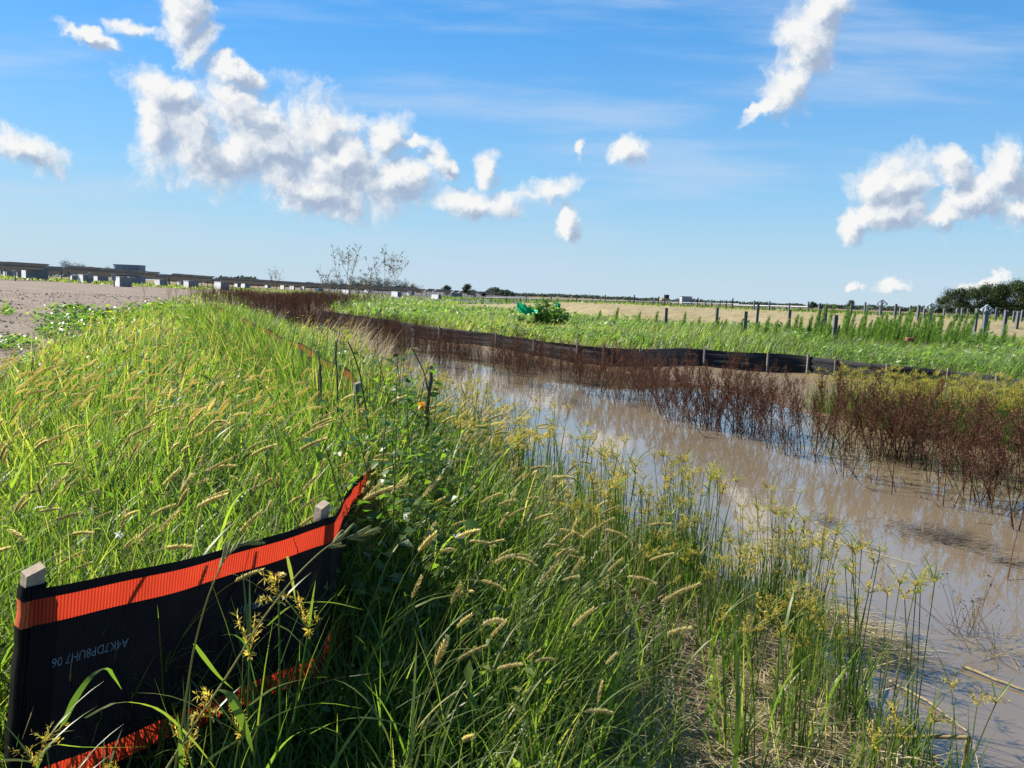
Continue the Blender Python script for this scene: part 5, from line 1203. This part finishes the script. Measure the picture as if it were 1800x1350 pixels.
branch_obj('floating_reed', [(zline([(1335, 924), (1400, 935), (1500, 962), (1610, 992)], .012), .004, .003)], M_straw, 'long thin tan reed floating across the pool above the sedges', 'reed')
branch_obj('floating_reed', [(zline([(1480, 1080), (1560, 1130), (1600, 1160)], .02), .008, .005)], M_straw, 'pale straight reed lying in the raft of straw at the waterline', 'reed')
branch_obj('fallen_stick', [(zline([(1258, 1282), (1320, 1310), (1345, 1325)], [.10, .12, .12]), .008, .006)], M_straw, 'short pale stick lying on the mud left of the bent reed', 'stick')
branch_obj('fallen_stick', [(zline([(1478, 1180), (1486, 1230), (1500, 1310)], [.12, .12, .12]), .009, .006), (zline([(1480, 1200), (1520, 1160)], [.12, .1]), .007, .004)], M_straw, 'forked pale stick lying on the muddy bank among the sedges', 'stick')
def debris(px_, py_, wpx, hpx, n, lab, hz=.05):
    c0 = onz(px_, py_, 0.0); mb = MB(); x = rng.normal(px_, wpx * .32, n); y = rng.normal(py_, hpx * .32, n) + (x - px_) * .22
    bp = np.array([onz(a_, b_, .0) for a_, b_ in zip(x, y)]); rr_ = np.hypot((x - px_) / wpx, (y - py_) / hpx)
    bp[:, 2] = rng.uniform(-.005, hz, n) * np.exp(-rr_ * 1.6); a = -.35 + rng.normal(0, .7, n)
    ribbons(mb, arc(bp - c0, rng.uniform(.04, .2, n), a, rng.uniform(1.2, 1.65, n), rng.uniform(-.3, .3, n), 4), rng.uniform(.003, .008, n), a + 1.57, np.clip(rng.normal(.45, .25, n), 0, 1))
    o = mb.build('debris_mat', M_twig, loc=c0); tag(o, lab, 'debris')
debris(1645, 943, 150, 26, 420, 'long floating mat of dark plant debris near the right edge')
debris(1002, 706, 50, 10, 160, 'small dark clump of debris floating before the middle docks', .10)
debris(1335, 775, 50, 12, 130, 'small dark debris clump in the open water left of the right-hand docks', .06)
debris(1440, 915, 36, 16, 90, 'little dark tangle of twigs standing in the pool above the reed', .10)
debris(1755, 985, 60, 14, 90, 'thin scatter of dark debris trailing right of the long floating mat', .02)
# thin twigs with seed balls by the lower right
for k, (bx_, by_, d, lab) in enumerate([(1690, 1115, 3.6, 'thin dry umbel twig with dark seed balls over the water at right'), (1745, 1150, 3.4, 'pale wiry dead plant sprawling at the right waterline')]):
    b = onz(bx_, by_, 0); st = MB(); n = 22 if k == 0 else 40; a = rng.uniform(-3.1, 3.1, n)
    P_ = arc(np.tile([0, 0, 0], (n, 1)) + rng.normal(0, .05, (n, 3)) * [1, 1, 0], rng.uniform(.1, .34, n), a, rng.uniform(.1, 1.3, n), rng.uniform(-.2, .8, n), 6); tubes(st, P_, .0013, 3, .7 if k else .3)
    o = st.build('dead_twig', M_straw if k else M_twig, loc=b); tag(o, lab, 'dead plant')
    if k == 0:
        hd = MB(); m_ = 120; c = P_[rng.integers(0, n, m_), -1] + rng.normal(0, .012, (m_, 3)); u_ = rng.normal(size=(m_, 3)) * .0035; v_ = rng.normal(size=(m_, 3)) * .0035
        hd.add(np.stack([c - u_, c + v_, c + u_, c - v_], 1), q=np.arange(m_ * 4).reshape(-1, 4), tint=.2); hd.build('seed_head', M_twig, o)
branch_obj('dock_stick', [(zline([(1771, 1020), (1778, 980), (1790, 930), (1800, 900)], [0, .12, .27, .36]), .004, .002)], M_dock, 'single thin dark dock stalk leaning in the water at the right edge', 'stalk')
# hero grasses with panicles crossing the fence
def panicle(pts, d, lab, nsp, spl):
    q = smooth3(np.array(PXL(pts, d[0], d[1])), 40); b = q[0].copy(); st = MB(); hd = MB()
    tubes(st, (q - b)[None], np.linspace(.0023, .0012, 40), 5, .7)
    k0 = 31
    for i in range(nsp):
        s = k0 + (39 - k0) * i / nsp; j = int(s); T = q[min(39, j + 1)] - q[j - 1]; T /= np.linalg.norm(T); sd = np.array([rng.normal(), rng.normal(), rng.normal() + .5]); sd -= sd @ T * T; sd /= np.linalg.norm(sd)
        e = q[j] + (T * .85 + sd * .45 * (1 - .5 * i / nsp)) * spl * rng.uniform(.6, 1.1); L_ = np.linspace(q[j], e, 6)
        tubes(hd, (L_ - b)[None], np.array([.001, .0025, .003, .003, .0025, .001]), 5, .55)
        n = 34; f = rng.uniform(.15, 1, n)[:, None]; c = q[j] + (e - q[j]) * f; dv = rng.normal(size=(n, 3)); dv /= np.linalg.norm(dv, axis=1, keepdims=True); tp = c + dv * .005 + T * .004; w_ = np.cross(dv, T) * .0011
        hd.add(np.stack([c - w_, c + w_, tp], 1) - b, t=np.arange(n * 3).reshape(-1, 3), tint=np.repeat(rng.uniform(.3, .9, n), 3))
    o = st.build('barnyard_stalk', M_stalk, loc=b); hd.build('seed_head', M_head2, o); tag(o, lab, 'tall grass')
M_head2 = foliage('pale_green_spikelet', [(0.0, (0.10, 0.12, 0.05)), (0.5, (0.22, 0.24, 0.11)), (1.0, (0.36, 0.36, 0.19))], .45, 1.6, .6, .25)
panicle([(306, 1362), (325, 1240), (342, 1135), (378, 1018), (394, 985), (418, 962), (452, 951)], (1.40, 1.52), 'tall grass stalk with small pale panicle crossing the black fence, left of two', 7, .045)
panicle([(262, 1400), (330, 1292), (397, 1191), (472, 1074), (540, 992), (585, 955), (630, 940), (658, 940)], (1.36, 1.62), 'tall grass stalk with large pale green panicle over the fence corner', 13, .055)
panicle([(700, 1400), (712, 1330), (735, 1290), (762, 1268)], (1.75, 1.8), 'short grass stalk with pale panicle at the bottom centre', 5, .05)
# near sedge heads at lower left
for k, (x_, y_, d, sc, lab) in enumerate([(82, 1295, 1.42, .9, 'yellow sedge head in front of the left stake of the fence'), (540, 1085, 1.68, .9, 'yellow sedge head before the right half of the black fence'), (118, 1375, 1.32, .9, 'yellow sedge head at the bottom edge below the left stake'), (420, 1270, 1.50, .55, 'small yellow sedge head low before the black fence')]):
    st, hs = SVm[[1, 4, 1, 4][k]]; v = np.array([vv.co[:] for vv in hs[0].vertices]); tip = v.mean(0)
    p = PXL([(x_, y_)], d)[0]; zg = H(p[0], p[1]); s_ = max(.45, (p[2] - zg) / tip[2]); off = tip * s_
    o = link('sedge', st, None, (p[0] - off[0], p[1] - off[1], zg), 0, s_); tag(o, lab, 'sedge'); [link('flower_head', h, o) for h in hs]
# little flowers
def blossom(x_, y_, d, col, r_, lab, n=5):
    p = PXL([(x_, y_)], d)[0]; mb = MB(); a = np.arange(n) * 2 * math.pi / n
    dv = np.stack([np.cos(a), -.3 + 0 * a, np.sin(a)], 1); leaves(mb, np.zeros((n, 3)), dv, r_, r_ * .9, .5); o = mb.build('blossom', col, loc=p)
    zg = H(p[0], p[1]); s2 = MB(); tubes(s2, np.linspace([0, 0, 0], [-.01, .02, zg - p[2]], 6)[None], .0012, 3, .5); s2.build('stem', M_stalk, o); tag(o, lab, 'flower')
blossom(209, 940, 2.45, foliage('white_petal', [(0, (.7, .7, .68)), (1, (.85, .85, .83))], .4, 1.0), .016, 'small white flower in the grass above the black fence')
blossom(742, 713, 4.3, foliage('orange_petal', [(0, (.6, .25, .02)), (1, (.75, .34, .03))], .4, 1.0), .035, 'orange flower or fruit left of the upright stick by the water')
blossom(769, 1320, 1.95, foliage('red_petal', [(0, (.42, .03, .02)), (1, (.5, .05, .03))], .3, 1.0), .012, 'tiny red flower low in the grass at the bottom centre')
# green tarp scrap and rusty barrel piece in the field
M_tarp = foliage('green_plastic', [(0, (.0, .36, .13)), (1, (.0, .50, .19))], .4, 1.3, .35, .5, thue=(1, 1, 1))
def tarp(px_list, d, lab):
    mb = MB(); ctr = np.array(PXL(px_list, d)); up = PXL([(x + rng.uniform(-1, 1), y - h) for (x, y), h in zip(px_list, [15, 17, 12, 8, 6, 4][:len(px_list)])], d + .3); b = ctr[0].copy(); rows = []
    for k in range(5):
        f = k / 4; q = smooth3(ctr, 20) * (1 - f) + smooth3(np.array(up), 20) * f; q[:, 1] += .15 * np.sin(np.arange(20) * .9 + k * 1.7); q[:, 2] += .03 * np.sin(np.arange(20) * 1.3 + k); rows.append(q - b)
    a = np.arange(4)[:, None] * 20 + np.arange(19)[None]; mb.add(np.array(rows), q=np.stack([a, a + 1, a + 21, a + 20], -1), tint=np.tile(rng.uniform(0, 1, 20), 5)); o = mb.build('plastic_tarp', M_tarp, loc=b); tag(o, lab, 'tarp')
tarp([(908, 546), (922, 552), (930, 552), (938, 551), (945, 549)], 26, 'bright green plastic tarp scrap lying in the field left of the leafy bush')
tarp([(976, 547), (980, 548), (985, 546)], 31, 'small bright green plastic scrap right of the leafy bush')
p = PXL([(1600, 585)], 26)[0]; mb = MB(); box(mb, (0, 0, -.20), (.22, .18, .12), bev=.02); box(mb, (.08, -.02, -.11), (.03, .03, .08)); o = mb.build('rusty_bucket', solid('rust_orange', (.20, .065, .03), .7, var=.3), loc=p, smooth=False); tag(o, 'rusty orange bucket half hidden below the tall feathery weeds', 'bucket')

# ------------------------------------------------------------------ trees
def tree_variant(hh, cw, ch, nl, ls, lobes=11, trunk=.25):
    tk, cr = MB(), MB(); h0 = hh - ch
    P_ = np.stack([np.cumsum(rng.normal(0, .12, 8)), np.cumsum(rng.normal(0, .12, 8)), np.linspace(-.3, hh * .8, 8)], 1); tubes(tk, P_[None], np.linspace(trunk, trunk * .25, 8), 7, .4)
    cs = []
    for k in range(lobes):
        a = rng.uniform(-3.1, 3.1); zz = rng.uniform(.12, .92); rad = cw * .5 * math.sqrt(max(.05, 1 - (2 * zz - .85) ** 2)) * rng.uniform(.35, .8)
        c = np.array([math.cos(a) * rad, math.sin(a) * rad, h0 + ch * zz]); cs.append((c, cw * rng.uniform(.16, .30)))
        j = rng.integers(2, 6); tubes(tk, smooth3(np.array([P_[j], (P_[j] + c) / 2 + [0, 0, -.2], c]), 7)[None], np.linspace(trunk * .35, trunk * .08, 7), 5, .4)
    cs.append((np.array([0, 0, hh - ch * .15]), cw * .2))
    for c, r_ in cs:
        n = nl // len(cs); d = rng.normal(size=(n, 3)); d /= np.linalg.norm(d, axis=1, keepdims=True)
        # leaves gather into sprays on the lobe's shell
        sp = rng.normal(size=(14, 3)); sp /= np.linalg.norm(sp, axis=1, keepdims=True); k = rng.integers(0, 14, n)
        d = np.where(rng.random((n, 1)) < .8, sp[k] + rng.normal(0, .27, (n, 3)), d); q = c + d * r_ * np.array([1, 1, .8]) * rng.uniform(.75, 1.25, (n, 1))
        dv = rng.normal(size=(n, 3)) + [0, 0, -.2]; leaves(cr, q, dv, ls * rng.uniform(.6, 1.3, n), ls * .75 * rng.uniform(.6, 1.2, n), rng.uniform(0, 1, n))
    return tk, cr
TVm = []
for hh, cw, ch in [(13.5, 9.5, 11.5), (15, 10.5, 12.5), (12, 9, 10.5), (14, 8, 12)]:
    a_, b_ = tree_variant(hh, cw, ch, 3600, .55); TVm.append((a_.mesh('tree_trunk', M_bark), b_.mesh('tree_crown', M_crown)))
FVt = []
for hh, cw, ch in [(5.2, 5.0, 4.3), (5.6, 4.6, 4.5), (9.5, 9, 8.2), (8.5, 10, 7.5)]:
    a_, b_ = tree_variant(hh, cw, ch, 1500, .55, 8, .16); FVt.append((a_.mesh('tree_trunk', M_bark), b_.mesh('tree_crown', M_farcrown)))
def plant_tree(x_, d, mesh, sc, lab, gr=None, dz=0, cat='tree'):
    p = aty(x_, 520, d); z = H(p[0], p[1]) + dz; e = empty('broadleaf_tree', (p[0], p[1], z), rng.uniform(-3, 3)); e.scale = (sc, sc, sc); link('trunk', mesh[0], e); link('crown', mesh[1], e); tag(e, lab, cat, gr)
wood = [(1652, 330, 2, .60), (1672, 325, 0, .78), (1690, 322, 3, .84), (1706, 330, 1, .80), (1722, 322, 2, 1.02), (1742, 326, 0, .98), (1758, 320, 3, 1.0), (1776, 325, 1, .98), (1794, 316, 0, 1.10), (1812, 320, 2, 1.25), (1832, 318, 1, 1.05), (1856, 322, 3, 1.15), (1880, 318, 0, 1.15)]
wl = ['lowest tree at the left tip of the dark wood on the right', 'second tree from the left tip of the dark wood', 'narrow tall tree, third from the left tip of the dark wood', 'fourth tree from the left tip of the dark wood', 'broad tree, fifth from the left tip of the dark wood', 'sixth tree from the left tip of the dark wood', 'narrow tree, seventh from the left tip of the dark wood', 'eighth tree from the left tip of the dark wood', 'ninth tree of the dark wood, near the right edge', 'tree of the dark wood cut by the right edge of the picture', 'tree of the dark wood just outside the right edge', 'tree of the dark wood well outside the right edge', 'last tree of the dark wood outside the right edge']
for (x_, d, v, sc), lab in zip(wood, wl): plant_tree(x_, d, TVm[v], sc, lab, 'trees of the dark wood at right')
for x_, d, v, sc in [(1664, 350, 1, .6), (1700, 352, 0, .78), (1735, 350, 1, .9), (1768, 352, 2, 1.1), (1803, 350, 1, 1.05), (1840, 350, 0, 1.2)]: plant_tree(x_, d, TVm[v], sc, 'dark tree in the rear rank of the wood on the right', 'rear trees of the dark wood')
for x_, d, v, sc, lab in [(785, 340, 0, .88, 'round lone tree left of the pale-roofed shed'), (821, 345, 1, 1.0, 'lone tree with leaning crown right of the pale-roofed shed'), (830, 340, 0, .62, 'low bushy tree tucked against the right lone tree'), (1430, 330, 0, .62, 'small round tree behind the piles left of the tall feathery weeds'), (1446, 338, 1, .35, 'tiny bushy tree beside the small round one behind the piles'), (1497, 330, 1, .80, 'small dark tree above the left end of the tall feathery weeds'), (850, 330, 0, .4, 'little bush-like tree right of the lone pair')]:
    plant_tree(x_, d, FVt[v], sc, lab)
for x_, d, v, sc in [(585, 560, 3, .75), (600, 570, 2, .8), (618, 560, 3, .9), (634, 555, 2, 1.0), (650, 560, 3, 1.0), (666, 550, 2, 1.0), (682, 560, 3, .98), (697, 555, 2, .88), (711, 560, 3, .85), (724, 552, 2, .68)]: plant_tree(x_, d, FVt[v], sc, 'distant tree in the far grove behind the dried umbel weeds', 'trees of the far grove')
for x_, d, v, sc in [(118, 480, 2, 1.02), (132, 485, 3, .95), (146, 490, 2, .85), (160, 480, 3, .75), (176, 520, 3, .72), (190, 520, 2, .82), (200, 520, 3, .72), (60, 520, 3, .8), (85, 520, 3, .75)]: plant_tree(x_, d, FVt[v], sc, 'far dark tree rising above the solar panels at left', 'trees above the panels')
# continuous treelines on the skyline
mb = MB()
for xa, xb, d, hgt, n in [(375, 460, 640, 8.5, 2600), (460, 560, 700, 5.5, 2200), (560, 740, 760, 7.0, 2600), (850, 905, 800, 9.0, 1200), (890, 1180, 1000, 5.0, 4200), (1180, 1420, 1000, 5.5, 3400), (1420, 1660, 900, 6.5, 3600), (1600, 2000, 700, 8, 3600), (-200, 120, 700, 8, 2600), (280, 380, 800, 7.0, 1600)]:
    x_ = rng.uniform(xa, xb, n); q = np.array([aty(a_, 520, d + rng.uniform(0, 30)) for a_ in x_]); prof = hgt * (.45 + .55 * vnoise(np.stack([x_, x_ * 0], 1), .11, int(xa) + 900)) * np.minimum(1, .35 + np.minimum(x_ - xa, xb - x_) / 18)
    q[:, 2] = height(q[:, 0], q[:, 1]) + prof * rng.uniform(0, 1, n) ** .7
    leaves(mb, q, rng.normal(size=(n, 3)), rng.uniform(1.2, 2.4, n), rng.uniform(1.2, 2.2, n), rng.uniform(0, 1, n))
tag(mb.build('treeline', M_farcrown), 'far low treeline along the whole skyline', 'treeline', kind='stuff')
